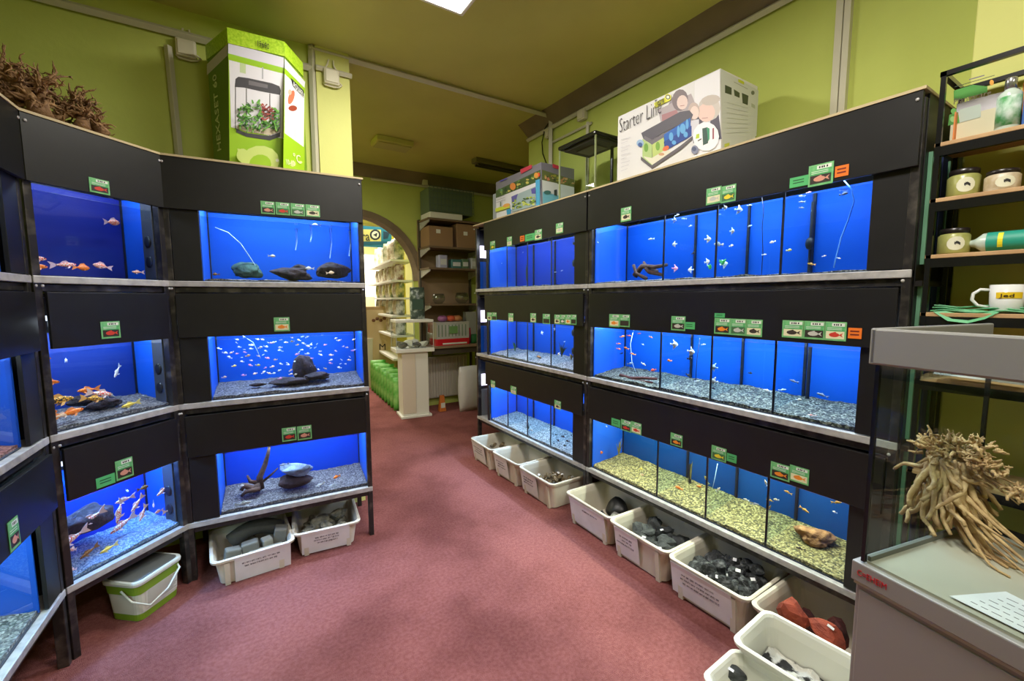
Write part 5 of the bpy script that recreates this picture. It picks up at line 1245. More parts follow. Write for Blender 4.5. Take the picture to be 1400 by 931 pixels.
MB().loft([br(.010, hb + .0085, .028), br(.011, hb + .011, .028)], 0).build('lid_top', mat('shaded_grey_lid_top', (100, 100, 98), .5), t)  # grey lid, darkened in its colour for the shade under the rack
m_ = MB(); m_.tube([(-w2 - .008, -.02, hb - .03), (-w2 - .012, -.08, hb - .075), (-w2 + .03, -d2 - .03, hb - .115), (0, -d2 - .035, hb - .09), (w2 - .04, -d2 - .02, hb - .035), (w2 + .004, -.03, hb - .012)], .005, 6)
m_.build('handle', mat('white_lid_rim', (212, 214, 206), .4), t, smooth=True)
m_ = MB(); m_.add([(-.075, -d2 + .0128, .05), (.09, -d2 + .0128, .05), (.09, -d2 + .0055, .15), (-.075, -d2 + .0055, .15)], [(0, 1, 2, 3)])
m_.build('paper_label', mat('bucket_label', (226, 226, 216), .6), t)
m_ = MB()
for r in range(9):
    z = .06 + r * .009; y = -d2 + .0118 - (z - .05) * .073
    x = -.068
    while x < .07:
        wd = rnd.uniform(.006, .02); m_.add([(x, y, z), (x + wd, y, z), (x + wd, y, z + .003), (x, y, z + .003)], [(0, 1, 2, 3)]); x += wd + .004
m_.build('printed_lines', mat('grey_print', (120, 120, 116), .7), t)
# ------------------------------------------------------------------ silver cabinet with glass tank, right foreground
cA = Vector((1.445, .452, 0)); cdir = (Vector((1.375, .132, 0)) - cA).normalized(); cin = Vector((-cdir.y, cdir.x, 0))
cang = math.atan2(cdir.y, cdir.x)
t = thing('silver_cabinet', 'silver aquarium cabinet in the right foreground', 'cabinet', cA, cang)
CWD, CD = .80, .56
MB().box(0, 0.006, 0, CWD, CD, .735).build('cabinet_body', SILVER, t, bevel=.004)
MB().box(-.008, -.006, .742, CWD, CD + .006, .80).build('top_frame', SILVER, t, bevel=.004)
MB().box(-.002, .0, .733, CWD, CD, .743).build('shadow_gap', mat('pale_gap_strip', (196, 194, 190), .4), t)
MB().box(.012, .002, .02, CWD * .5, .0065, .72).build('door_panel', SILVER, t, bevel=.002)
MB().box(CWD * .5 + .004, .002, .02, CWD - .01, .0065, .72).build('door_panel', SILVER, t, bevel=.002)
me = text_mesh('C=EHEIM', 1.0)
xs = [v.co.x for v in me.vertices]
for v in me.vertices: v.co = Vector((.008 + v.co.x / max(xs) * .072, -.0072 - v.co.z, .764 + v.co.y * .024))
me.materials.append(flat((190, 24, 44))); put('red_lettering', me, t)
tk = thing('display_aquarium', 'empty glass aquarium with silver hood on the silver cabinet', 'aquarium', (cA.x, cA.y, .8), cang)
M_ = pm(tk)
H = .56
for (a, b, c, d) in ((.012, .004, CWD, .012), (.012, CD - .02, CWD, CD - .012), (.012, .004, .020, CD - .012)):
    MB().box(a, b, .008, c, d, H).build('glass_pane', glass_mat('clear_cabinet_glass', (.93, .97, .95), .8, .01, 1.33), tk)
for (x, y) in ((.010, .002), (.010, CD - .016)):
    MB().box(x, y, .004, x + .010, y + .010, H).build('corner_seam', BLACKP, tk)
MB().box(.02, .012, .0, CWD, CD - .02, .008).build('tank_floor', mat('grey_tank_floor', (178, 172, 158), .5), tk)
MB().box(.02, CD - .024, .008, CWD, CD - .02, .035).build('floor_seam', BLACKP, tk)
MB().box(.02, .014, .008, .028, CD - .024, .022).build('floor_seam', mat('grey_seam', (110, 112, 108), .5), tk)
MB().box(-.004, -.006, H, CWD, .012, H + .098).build('hood_front', SILVER, tk, bevel=.006)
MB().box(-.004, -.006, H, .012, CD, H + .098).build('hood_side', SILVER, tk, bevel=.004)
MB().box(-.004, CD - .012, H, CWD, CD, H + .05).build('hood_back', BLACKP, tk, bevel=.003)
for x in (.02, .35): MB().box(x, .012, H - .035, x + .06, CD - .02, H - .031).build('brace', GLASSD, tk)
# driftwood bundle in the tank
def cab(x, y, z): return M_ @ Vector((x, y, z))
rr = random.Random(77); mb_ = MB()
def rootwalk(p, d, L, r, steps, wig, pull=(0, 0, 0), n=6, taper=.8):
    pts = [p.copy()]; rs = [r]
    for i in range(steps):
        d = (d + Vector((rr.uniform(-wig, wig) + pull[0], rr.uniform(-wig, wig) + pull[1], rr.uniform(-wig, wig) + pull[2]))).normalized()
        p = p + d * L / steps; p.z = max(p.z, .8225 + r * .4 - .8 if False else .010 + r * .3); pts.append(p.copy()); rs.append(r * (1 - taper * (i + 1) / steps) * rr.uniform(.85, 1.15))
    mb_.tube(pts, rs, n); return pts, d
bq = pm(tk).inverted() @ on_z(1287, 722, .81)
cx_, cy_ = bq.x - .0, bq.y
for i in range(9):                         # thick core stems
    a = 2 * PI * i / 9; q = Vector((cx_ + .028 * math.cos(a), cy_ + .022 * math.sin(a), .235))
    rootwalk(q, Vector((math.cos(a) * .25, math.sin(a) * .2, -1)), .20, .020, 6, .10, n=7, taper=.55)
for i in range(64):                        # finger roots hanging down, leaning to the right
    a = rr.uniform(0, 2 * PI); q = Vector((cx_ + .045 * math.cos(a), cy_ + .035 * math.sin(a), rr.uniform(.13, .25)))
    rootwalk(q, Vector((math.cos(a) * .45 + .10, math.sin(a) * .4, -1)), rr.uniform(.09, .17), rr.uniform(.007, .0115), 9, .42, (.02, 0, -.06), n=6, taper=.45)
for i in range(16):                        # long tail to the lower right
    q = Vector((cx_ + rr.uniform(.0, .05), cy_ + rr.uniform(-.04, .03), rr.uniform(.08, .17)))
    rootwalk(q, Vector((.75, -.35, -.65)), rr.uniform(.16, .25), rr.uniform(.006, .010), 9, .10, (.02, 0, .01), n=6, taper=.7)
def coral(c, r, n_, L):
    for i in range(n_):
        u_ = Vector((rr.gauss(0, 1), rr.gauss(0, 1), rr.gauss(0, 1))).normalized() * rr.uniform(.3, 1)
        q = Vector((c[0] + u_.x * r[0], c[1] + u_.y * r[1], c[2] + u_.z * r[2]))
        p2, d2 = rootwalk(q, Vector((u_.x + rr.uniform(-.5, .5), u_.y + rr.uniform(-.5, .5), u_.z + rr.uniform(-.3, .7))), rr.uniform(.5, 1) * L, rr.uniform(.0045, .0070), 5, .6, n=5, taper=.6)
        rootwalk(p2[3], Vector((rr.uniform(-1, 1), rr.uniform(-1, 1), rr.uniform(-.4, 1))), L * .45, .003, 4, .6, n=4)
coral((cx_ - .005, cy_, .262), (.075, .055, .042), 110, .045)
coral((cx_ + .09, cy_ - .01, .245), (.040, .035, .028), 40, .038)
coral((cx_ + .07, cy_ - .01, .305), (.045, .03, .014), 20, .035)
coral((cx_ + .185, cy_ - .03, .20), (.045, .03, .014), 34, .04)
for i in range(6): rootwalk(Vector((cx_ + .05, cy_, .25 - .008 * i)), Vector((1, -.15, -.35 + .05 * i)), .13, .006, 6, .15, n=6)
o = mb_.build('driftwood_root', WOODP, smooth=True); o.location = (cA.x, cA.y, .80); o.rotation_euler = (0, 0, cang)
tag(o, 'pale many-fingered driftwood root inside the display aquarium on the silver cabinet', 'driftwood')
# papers in the tank and at its back
o = MB().add([(0, 0, 0), (.21, .0, 0), (.24, .12, 0), (.04, .15, 0), (0, 0, .001), (.21, .0, .001), (.24, .12, .001), (.04, .15, .001)], [(3, 2, 1, 0), (4, 5, 6, 7), (0, 1, 5, 4), (1, 2, 6, 5), (2, 3, 7, 6), (3, 0, 4, 7)]).build('paper_note', PAPER, None, cab(.19, .03, .0125), cang)
tag(o, 'handwritten white note lying on the floor of the display aquarium', 'paper')
m_ = MB()
for r in range(5):
    x = .03
    while x < .19:
        wd = rr.uniform(.008, .02); m_.box(x + r * .006, .02 + r * .024, .0011, x + wd + r * .006, .0225 + r * .024, .0014); x += wd + .006
m_.build('handwriting', mat('faded_marker', (110, 106, 116), .8), o)
o = MB().add([(0, 0, 0), (.25, 0, -.0), (.25, .05, .035), (.02, .05, .04), (0, .0, .001), (.25, 0, .001), (.25, .05, .036), (.02, .05, .041)], [(3, 2, 1, 0), (4, 5, 6, 7), (0, 1, 5, 4), (1, 2, 6, 5), (2, 3, 7, 6), (3, 0, 4, 7)]).build('folded_paper', PAPER, None, (2.07, .47, 1.27), cang)
tag(o, 'folded white paper strip on the low shelf behind the display aquarium', 'paper')

# ------------------------------------------------------------------ shelf unit with supplies at the right edge
SX0, SX1, SY1, SY0 = 2.10, 2.33, .525, -.45
SHM = mat('light_oak_shelf', (196, 160, 116), .6, rgb2=(176, 140, 98), scale=12)
sh = thing('shelf_unit', 'black metal shelf unit with pale wooden boards at the right picture edge', 'shelf', (2.2, .04, 0))
for x in (SX0, SX1 - .016):
    for y in (SY1 - .016, SY0):
        adopt(MB().box(x, y, 0, x + .014, y + .014, 2.31).build('post', BLACKP), sh)
LV = (2.075, 1.885, 1.69, 1.485, 1.25, .9)
for z in LV:
    adopt(MB().box(SX0, SY0, z - .014, SX1, SY1, z).build('shelf_board', SHM, bevel=.002), sh)
    adopt(MB().box(SX0 + .001, SY0, z - .045, SX0 + .018, SY1 - .001, z - .0145).build('shelf_beam', BLACKP), sh)
for x in (SX0, SX1 - .016): adopt(MB().box(x, SY0, 2.296, x + .016, SY1, 2.312).build('top_rail', BLACKP), sh)
adopt(MB().box(SX0, SY1 - .016, 2.296, SX1, SY1, 2.312).build('top_rail', BLACKP), sh)
adopt(MB().box(SX1 - .02, .30, 1.97, SX1, .34, 2.03).build('bracket', BLACKP), sh)
def shp(px, x=SX0 + .03): return on_x(px, 200, x).y
def shx(px, x): return on_x(px, 200, x).y
def carton(y0, y1, z0, z1, x0, x1, m_, label, deco=None, name='supply_carton'):
    t = thing(name, label, 'carton', ((x0 + x1) / 2, (y0 + y1) / 2, z0))
    adopt(MB().box(x0, y0, z0, x1, y1, z1).build('carton_body', m_, bevel=.001), t)
    return t
tt = carton(shx(1361, 2.155), shx(1297, 2.155), LV[0], LV[0] + .088, 2.155, 2.19, mat('cream_beige_carton', (206, 200, 170), .5), 'green and beige plant care carton at the front of the top shelf')
P = Print((2.155, 0, 0), (1, 0, 0))
P.poly([(1298, 157), (1310, 153), (1312, 168), (1296, 172)], (70, 140, 50)); P.ell(1304, 152, 4, 4, (96, 160, 70)); P.ell(1303, 163, 4, 4, (150, 196, 120))
P.poly([(1312, 150), (1341, 142), (1341, 160), (1312, 168)], (176, 190, 180))
P.build('printed_front', tt)
lettering('Plantacare', on_x(1304, 143, 2.155), on_x(1355, 130, 2.155), (0, 0, 1), (90, 80, 60), tt, .018, .002)
tt = carton(shx(1385, 2.21), shx(1303, 2.21), LV[0], LV[0] + .150, 2.21, 2.25, mat('pale_lilac_carton', (202, 198, 206), .5), 'pale wide carton with green print standing behind on the top shelf')
P = Print((2.21, 0, 0), (1, 0, 0))
P.poly([(1304, 124), (1330, 116), (1350, 118), (1350, 126), (1304, 138)], (70, 146, 50)); P.line(1305, 119, 1360, 103, .8, (40, 60, 40)); P.line(1325, 109, 1346, 103, 1.4, (110, 100, 120)); P.ell(1356, 113, 3, 4, (226, 160, 50))
P.build('printed_front', tt)
bt = (.75, .75, .95)
tt = thing('bottle', 'clear bottle of plant fertilizer with green label on the top shelf', 'bottle', (2.14, shx(1374, 2.14), LV[0]))
MB().lathe([(.036, 0), (.038, .004), (.038, .115), (.030, .125), (.018, .132), (.018, .135)], 20).build('bottle_body', mat('clear_bottle', (190, 206, 196), .2), tt, smooth=True)
MB().lathe([(.0385, .012), (.0385, .108)], 20).build('green_label', mat('green_label', (70, 150, 84), .5, rgb2=(206, 220, 214), scale=26), tt, smooth=True)
MB().lathe([(.019, .135), (.019, .168), (.015, .172)], 16).build('silver_cap', mat('silver_cap', (170, 170, 172), .25, .8), tt, smooth=True)
tt.scale = bt
tt = carton(shx(1412, 2.13), shx(1393, 2.13), LV[0], LV[0] + .13, 2.13, 2.2, mat('blue_pack', (40, 90, 170), .5), 'blue pack at the right end of the top shelf')
tt = carton(shx(1440, 2.21), shx(1390, 2.21), LV[0], LV[0] + .16, 2.21, 2.25, mat('orange_top_pack', (220, 140, 60), .5), 'orange pack cut by the right picture edge on the top shelf')
for i in range(4):
    o = box('leaflet', 2.13 + i * .012, .484 + i * .003, LV[0], 2.16 + i * .012, .487 + i * .003, LV[0] + .10 - i * .006, flat([(222, 130, 60), (190, 90, 60), (210, 180, 140), (200, 196, 190)][i]))
    tag(o, ['orange', 'brick red', 'tan', 'grey'][i] + ' leaflet standing at the left end of the top shelf', 'leaflet')
JG = mat('olive_jar_food', (170, 170, 100), .3, rgb2=(150, 152, 86), scale=30)
def jar(x, y, z, r, h, label, lidc=(34, 28, 28), body=JG, lab=True):
    t = thing('food_jar', label, 'jar', (x, y, z))
    MB().lathe([(r * .92, 0), (r, .006), (r, h * .72), (r * .86, h * .8), (r * .8, h * .82)], 28).build('jar_body', body, t, smooth=True)
    MB().lathe([(r * .88, h * .80), (r * .92, h * .82), (r * .92, h * .98), (r * .86, h), (.001, h)], 28).build('jar_lid', mat('brown_black_lid', lidc, .3), t, smooth=True)
    if lab:
        m2 = MB(); a0 = PI + .5
        for (c, hw, z0, z1, mi) in ((a0 - .15, .55, .14, .66, 0),):
            rings = []
            for q in range(9):
                a = c - hw + 2 * hw * q / 8; e = math.sin(PI * q / 8) ** .5
                zc = (z0 + z1) / 2 * h; hh = (z1 - z0) / 2 * h * (.25 + .75 * e)
                rings.append((a, zc - hh, zc + hh))
            for q in range(8):
                (a, l0_, u0_), (b, l1_, u1_) = rings[q], rings[q + 1]; R = r * 1.012
                m2.add([(R * math.cos(a), R * math.sin(a), l0_), (R * math.cos(b), R * math.sin(b), l1_), (R * math.cos(b), R * math.sin(b), u1_), (R * math.cos(a), R * math.sin(a), u0_)], [(0, 1, 2, 3)])
        lb = m2.build('oval_label', mat('cream_oval_label', (222, 220, 196), .5), t)
        m2 = MB(); R = r * 1.02
        for q in range(5):
            a = a0 - .25 + q * .07; zz = h * (.38 + .03 * math.sin(q)); m2.add([(R * math.cos(a), R * math.sin(a), zz), (R * math.cos(a + .08), R * math.sin(a + .08), zz - .004), (R * math.cos(a + .08), R * math.sin(a + .08), zz + .006), (R * math.cos(a), R * math.sin(a), zz + .008)], [(0, 1, 2, 3)])
        m2.build('printed_fish', INK, t)
    return t
jar(2.165, shx(1322, 2.165), LV[1], .042, .094, 'olive jar with dark lid and cream oval label, left on the second shelf')
jar(2.165, shx(1375, 2.165), LV[1], .042, .070, 'low wide jar with brown lid and orange print, right on the second shelf', (44, 32, 28), mat('tan_jar_food', (176, 156, 120), .4, rgb2=(210, 200, 180), scale=26))
jar(2.165, shx(1316, 2.165), LV[2], .042, .090, 'olive jar with black ribbed lid, left on the third shelf')
tt = thing('supply_bottle', 'lying clear bottle with teal label and yellow sticker on the third shelf', 'bottle', (2.17, .33, LV[2]))
adopt(MB().loft([[(2.17 + r * math.cos(a), y, LV[2] + .034 + r * math.sin(a)) for a in [2 * PI * k / 16 for k in range(16)]] for y, r in ((.445, .010), (.425, .011), (.415, .014), (.395, .032), (.22, .033))]).build('bottle_body', mat('clear_bottle', (190, 206, 196), .2), smooth=True), tt)
adopt(MB().loft([[(2.17 + .0335 * math.cos(a), y, LV[2] + .034 + .0335 * math.sin(a)) for a in [2 * PI * k / 16 for k in range(16)]] for y in (.385, .225)], 0, False, False).build('teal_label', mat('teal_label', (36, 150, 130), .5), smooth=True), tt)
adopt(MB().loft([[(2.17 + .0340 * math.cos(a), y, LV[2] + .034 + .0340 * math.sin(a)) for a in [PI * .7 + PI * .5 * k / 6 for k in range(7)]] for y in (.358, .346)], 0, False, False).build('yellow_sticker', flat((230, 220, 40))), tt)
# mug
tt = thing('mug', 'white mug with yellow band at the right picture edge', 'mug', (2.165, shx(1398, 2.165), LV[3]))
MB().lathe([(.034, 0), (.038, .006), (.042, .095), (.0395, .095), (.036, .01), (.001, .008)], 32).build('mug_body', mat('white_glaze', (226, 228, 226), .15), tt, smooth=True)
hp = [(0, .040 + .0, .078), (0, .062, .080), (0, .078, .066), (0, .080, .045), (0, .066, .026), (0, .040, .020)]
hp = [Vector(p) for p in hp]
MB().tube([Matrix.Rotation(.35, 3, 'Z') @ p for p in hp], .005, 8).build('mug_handle', mat('white_glaze', (226, 228, 226), .15), tt, smooth=True)
m_ = MB(); R0 = .0412
for q in range(12):
    a, b = PI * .85 + q * .13, PI * .85 + (q + 1) * .13
    m_.add([(R0 * math.cos(a), R0 * math.sin(a), .050), (R0 * math.cos(b), R0 * math.sin(b), .050), (R0 * 1.012 * math.cos(b), R0 * 1.012 * math.sin(b), .070), (R0 * 1.012 * math.cos(a), R0 * 1.012 * math.sin(a), .070)], [(0, 1, 2, 3)])
m_.build('yellow_band', flat((236, 200, 30)), tt)
me = text_mesh('Jed', 1.0); xs = [v.co.x for v in me.vertices]
for v in me.vertices:
    a = PI * .93 + v.co.x / max(xs) * .75; R = .0424 + v.co.z; v.co = Vector((R * math.cos(a), R * math.sin(a), .054 + v.co.y * .016))
me.materials.append(flat((60, 40, 20))); put('lettering', me, tt)
# green net folded on the shelf
NET = mat('green_net', (70, 160, 104), .5, rgb2=(46, 128, 80), scale=40)
for i in range(3):
    o = MB(); pts = [(2.11 + .02 * i, .50 - .03 * q, LV[3] + .006 + .008 * i + .004 * math.sin(q * 1.3 + i)) for q in range(9)]
    o.tube(pts, [.003] * 9, 6); o.tube([(p[0] + .05, p[1], p[2]) for p in pts], .003, 6)
    k = len(o.v); vs = []
    for q in range(9): vs += [(2.11 + .02 * i, pts[q][1], pts[q][2]), (2.13 + .02 * i, pts[q][1] - .01, pts[q][2] - .0), (2.16 + .02 * i, pts[q][1], pts[q][2])]
    o.add(vs, [(3 * q, 3 * q + 1, 3 * q + 4, 3 * q + 3) for q in range(8)] + [(3 * q + 1, 3 * q + 2, 3 * q + 5, 3 * q + 4) for q in range(8)])
    o = o.build('fish_net', NET); tag(o, ['lowest green fishing net lying flat on the mug shelf', 'middle green fishing net of the flat pile on the mug shelf', 'topmost green fishing net of the flat pile on the mug shelf'][i], 'fishing net')
o = MB().add([(2.098, .49, LV[3] + .004), (2.094, .45, LV[3] - .028), (2.093, .40, LV[3] - .034), (2.094, .36, LV[3] - .018), (2.098, .33, LV[3] + .006), (2.13, .40, LV[3] + .012)] , [(0, 1, 5), (1, 2, 5), (2, 3, 5), (3, 4, 5)])
o = o.build('net_bag', mat('green_net_fine', (96, 176, 124), .5)); tag(o, 'green net bag hanging over the front edge of the mug shelf', 'fishing net')

# ------------------------------------------------------------------ far end of the shop
t = thing('display_pedestal', 'white pedestal carrying a small white-framed tank before the arch', 'pedestal', (1.965, 5.50, 0), -.12)
MB().box(-.20, -.17, .0, .20, .17, .03).build('base_plate', WHITE, t, bevel=.004)
MB().box(-.17, -.14, .03, .17, .14, .86).build('pedestal_body', WHITE, t, bevel=.004)
MB().box(-.172, -.145, .06, .0, -.14, .84).build('door_panel', mat('warm_white_door', (220, 206, 190), .6), t, bevel=.002)
t = thing('small_aquarium', 'small white-framed glass tank on the white pedestal', 'aquarium', (1.965, 5.50, .86), -.12)
MB().box(-.25, -.18, 0, .25, .18, .05).build('bottom_frame', WHITE, t, bevel=.006)
MB().box(-.245, -.175, .385, .245, .175, .42).build('top_frame', WHITE, t, bevel=.006)
for a, b, c, d in ((-.24, -.17, .24, -.165), (-.24, .165, .24, .17), (-.24, -.165, -.235, .165), (.235, -.165, .24, .165)):
    MB().box(a, b, .05, c, d, .385).build('glass_pane', GLASS, t)
for a, b in ((-.242, -.172), (.236, -.172), (-.242, .166), (.236, .166)): MB().box(a, b, .05, a + .006, b + .006, .385).build('corner_seam', mat('pale_corner', (190, 196, 190), .3), t)
WR = mat('white_stone', (214, 210, 196), .8, bump=.5, bscale=10)
for i, (x, y, s) in enumerate(((-.15, -.08, .16), (-.05, -.05, .19), (.04, -.09, .16), (.14, -.06, .18), (.18, .05, .16), (.02, .06, .2), (-.14, .07, .18))):
    p = pm(t) @ Vector((x, y, .05 + s * .28)); me = rock(WR if i % 2 else ROUGH, 51 + i, 1, (1, 1, 1)); o = put('stone', me, None, p, rnd.uniform(0, 6)); o.scale = (s, s * .8, s * .6)
    tag(o, 'pale decorative stone in the small white-framed tank' if i % 2 else 'grey decorative stone in the small white-framed tank', 'stone', 'white stones' if i % 2 else 'grey stones')
def bag(x, y, z, w, h, d, m_, label, group=None, rot=0, cat='bag', name='product_bag', band=None, crease=.0):
    """pillow bag: sealed flat at top and bottom"""
    t = thing(name, label, cat, (x, y, z), rot, group) if band else None
    rings = []; n_ = 12
    for i in range(9):
        f = i / 8; e = max(.08, math.sin(PI * min(max(f * .94 + .03, 0), 1)) ** .5)
        ww = w / 2 * (.93 + .07 * math.sin(PI * f)); dd = d / 2 * e
        rings.append([(ww * math.cos(a) * (abs(math.cos(a)) ** -.3 if abs(math.cos(a)) > .05 else 1), dd * math.sin(a), h * f) for a in [2 * PI * k / n_ + .001 for k in range(n_)]])
    mb2 = MB().loft(rings)
    if not band:
        o = mb2.build(name, m_, None, (x, y, z), rot, smooth=True); return tag(o, label, cat, group)
    mb2.build('bag_body', m_, t, smooth=True)
    MB().box(-w * .36, -d * .5 - .004, h * .30, w * .36, -d * .5 + .001, h * .62).build('bag_label', band, t)
    return t
GB = [mat('product_%d' % i, a, .4, rgb2=b, scale=14, lo=.42, hi=.6) for i, (a, b) in enumerate((((190, 184, 160), (96, 110, 70)), ((206, 196, 176), (130, 90, 66)), ((170, 150, 120), (226, 220, 206)), ((206, 206, 200), (110, 116, 106)), ((200, 190, 120), (90, 110, 60))))]
WLB = mat('white_bag_label', (226, 222, 210), .6)
# slanting wall of gravel and food bags beyond the arch
s0 = Vector((2.30, 6.35, 0)); sd = Vector((math.sin(math.radians(6)), math.cos(math.radians(6)), 0)); sn = Vector((-sd.y, sd.x, 0))
t = thing('bag_shelves', 'white wall shelves full of bags seen through the arch', 'shelf', s0)
LVB = (2.13, 1.83, 1.57, 1.30, 1.0, .65)
for z in LVB:
    vs = [s0 + sn * .32, s0 - sn * .02, s0 - sn * .02 + sd * 2.2, s0 + sn * .32 + sd * 2.2]
    adopt(MB().add([v + Vector((0, 0, z - .03)) for v in vs] + [v + Vector((0, 0, z)) for v in vs], [(0, 1, 2, 3), (7, 6, 5, 4), (0, 4, 5, 1), (1, 5, 6, 2), (2, 6, 7, 3), (3, 7, 4, 0)]).build('shelf_board', WHITE), t)
for j in range(2):
    q = s0 + sd * (2.2 * j); vs = [q - sn * .02, q + sn * .0, q + sn * .0 + sd * .03, q - sn * .02 + sd * .03]
    adopt(MB().add([v + Vector((0, 0, 0)) for v in vs] + [v + Vector((0, 0, 2.7)) for v in vs], [(0, 1, 2, 3), (7, 6, 5, 4), (0, 4, 5, 1), (1, 5, 6, 2), (2, 6, 7, 3), (3, 7, 4, 0)]).build('upright', WHITE), t)
oc = ('topmost', 'second', 'third', 'fourth', 'fifth')
for k, z in enumerate(LVB[:5]):
    for i in range(7):
        p = s0 + sd * (.10 + i * .29) + sn * .17
        c = (k * 2 + i) % 3 if k == 0 else (1, 2)[i % 2] if k == 1 else (4, 2)[i % 2] if k == 2 else (3, 2)[i % 2]
        bag(p.x, p.y, z, .17, .24 if k else .34, .11, GB[c], '%s product bag on the %s shelf seen through the arch' % (('olive green', 'reddish-brown', 'tan', 'grey', 'yellowish')[c], oc[k]), '%s bags on the %s arch shelf' % (('olive green', 'reddish-brown', 'tan', 'grey', 'yellowish')[c], oc[k]), -1.2 + rnd.uniform(-.3, .3))
bag(2.07, 5.56, 1.28, .20, .42, .14, mat('grey_green_foil', (70, 84, 76), .3, rgb2=(190, 200, 196), scale=18, lo=.5, hi=.7), 'dark silvery plant bag standing on the small white-framed tank', rot=-.3, band=mat('dark_green_label', (40, 70, 56), .5))
# kraft board display, green bags, tubs
t = thing('kraft_display', 'tall kraft cardboard display board beyond the arch', 'display', (2.16, 7.6, 0), -.35)
MB().box(-.26, -.02, 0, .26, .02, 1.42).build('board', mat('kraft_board', (178, 150, 112), .8), t, bevel=.006)
MB().box(-.23, -.026, .3, .23, -.02, 1.36).build('printed_panel', mat('pale_kraft', (206, 184, 150), .7), t)
for i in range(5): MB().ell((-.12 + .06 * i, -.03, 1.18 + .03 * (i % 2)), (.03, .012, .03), 6).build('printed_emblem', mat('brown_print', (110, 70, 50), .7), t)
me = text_mesh('M', 1.0)
for v in me.vertices: v.co = Vector((-.05 + v.co.x * .16, -.028 - v.co.z, .66 + v.co.y * .16))
me.materials.append(INK); put('lettering', me, t)
GRB = mat('bright_green_bag', (74, 170, 60), .4, rgb2=(150, 206, 120), scale=9)
for i in range(9):
    p = Vector((1.56 + .025 * i, 7.15 - .20 * i, 0)); p = Vector((2.02 - .012 * i, 7.35 - .19 * i, 0))
    bag(p.x, p.y, 0, .27, .52 - .03 * (i % 3), .11, GRB, ('farthest', 'second farthest', 'third farthest', 'fourth farthest', 'middle', 'fourth nearest', 'third nearest', 'second nearest', 'nearest')[i] + ' bright green bag of the floor row beyond the pedestal', 'bright green bags on the floor', -.15 + rnd.uniform(-.08, .08))
for i, (x, y, z, m_, lab, r, h) in enumerate(((1.98, 7.75, .55, mat('white_tub_m', (222, 220, 214), .5), 'white round tub behind the green bags', .13, .3), (1.86, 7.9, .5, mat('red_tub', (190, 40, 40), .5), 'tall red container behind the green bags', .08, .55))):
    t = thing('tub', lab, 'tub', (x, y, 0))
    MB().lathe([(r * .85, 0), (r, z + h), (r * 1.05, z + h), (r * 1.05, z + h + .02), (.01, z + h + .02)], 18).build('tub_body', m_, t)
# sign, window and lit shelves deep behind
t = thing('hanging_sign', 'blue and yellow brand sign hanging beyond the arch', 'sign', (1.88, 7.5, 2.44))
pa, pb = on_y(462, 336, 7.5), on_y(535, 311, 7.5)
adopt(MB().box(pa.x, 7.5, 2.42, pb.x, 7.53, 2.76).build('sign_board', mat('teal_sign', (36, 120, 150), .5)), t)
P = Print((0, 7.5, 0), (0, 1, 0))
P.poly([(470, 313), (521, 314), (521, 330), (470, 330)], (206, 200, 120)); P.ell(513, 321, 7.5, 7.5, (30, 40, 56)); P.ell(513, 321, 5, 5, (220, 222, 200)); P.poly([(524, 316), (533, 318), (530, 326), (524, 327)], (24, 60, 84))
P.poly([(510, 321), (516, 318), (515, 324)], (30, 40, 56)); P.poly([(470, 330), (535, 330), (535, 334), (470, 335)], (20, 90, 120))
P.build('sign_print', t)
lettering('Tetra', on_y(472, 329, 7.5), on_y(506, 329, 7.5), (0, 0, 1), (30, 40, 56), t, .15, .004)
tag(box('yellow_column', 2.36, 7.55, 0, 2.60, 7.8, 3.2, mat('yellow_column_paint', (226, 206, 60), .7)), 'yellow column beyond the arch beside the sign', 'column')
window = box('window_1', 1.5, 9.6, 1.25, 2.9, 9.62, 2.5, mat('daylit_window', (240, 240, 226), .5, emit=1.6)); struct(window)
MB().box(-.02, -.04, 0, .02, -.01, 1.25).build('window_frame', WHITE, window); MB().box(-.7, -.04, .60, .7, -.01, .64).build('window_frame', WHITE, window)
t = thing('goods_rack', 'pale goods rack with yellow packs far beyond the arch', 'shelf', (2.0, 8.8, 0))
for z in (.1, .5, .9, 1.25): MB().box(-.5, 0, z, .5, .4, z + .03).build('shelf_board', mat('tan_shelf', (196, 170, 130), .7), t)
MB().box(-.5, .38, 0, .5, .42, 1.6).build('back_board', mat('cream_back', (216, 206, 170), .7), t)
for k, z in enumerate((.13, .53, .93)):
    for i in range(5):
        c = [(226, 210, 60), (206, 190, 170), (190, 90, 70)][(i + k) % 3]
        o = box('goods_pack', 1.56 + i * .19, 8.86, z, 1.69 + i * .19, 9.0, z + .24, flat(c)); tag(o, '%s pack on the %s board of the far goods rack' % (['yellow', 'beige', 'red'][(i + k) % 3], ['lowest', 'middle', 'upper'][k]), 'pack', '%s packs, %s board of the far goods rack' % (['yellow', 'beige', 'red'][(i + k) % 3], ['lowest', 'middle', 'upper'][k]))
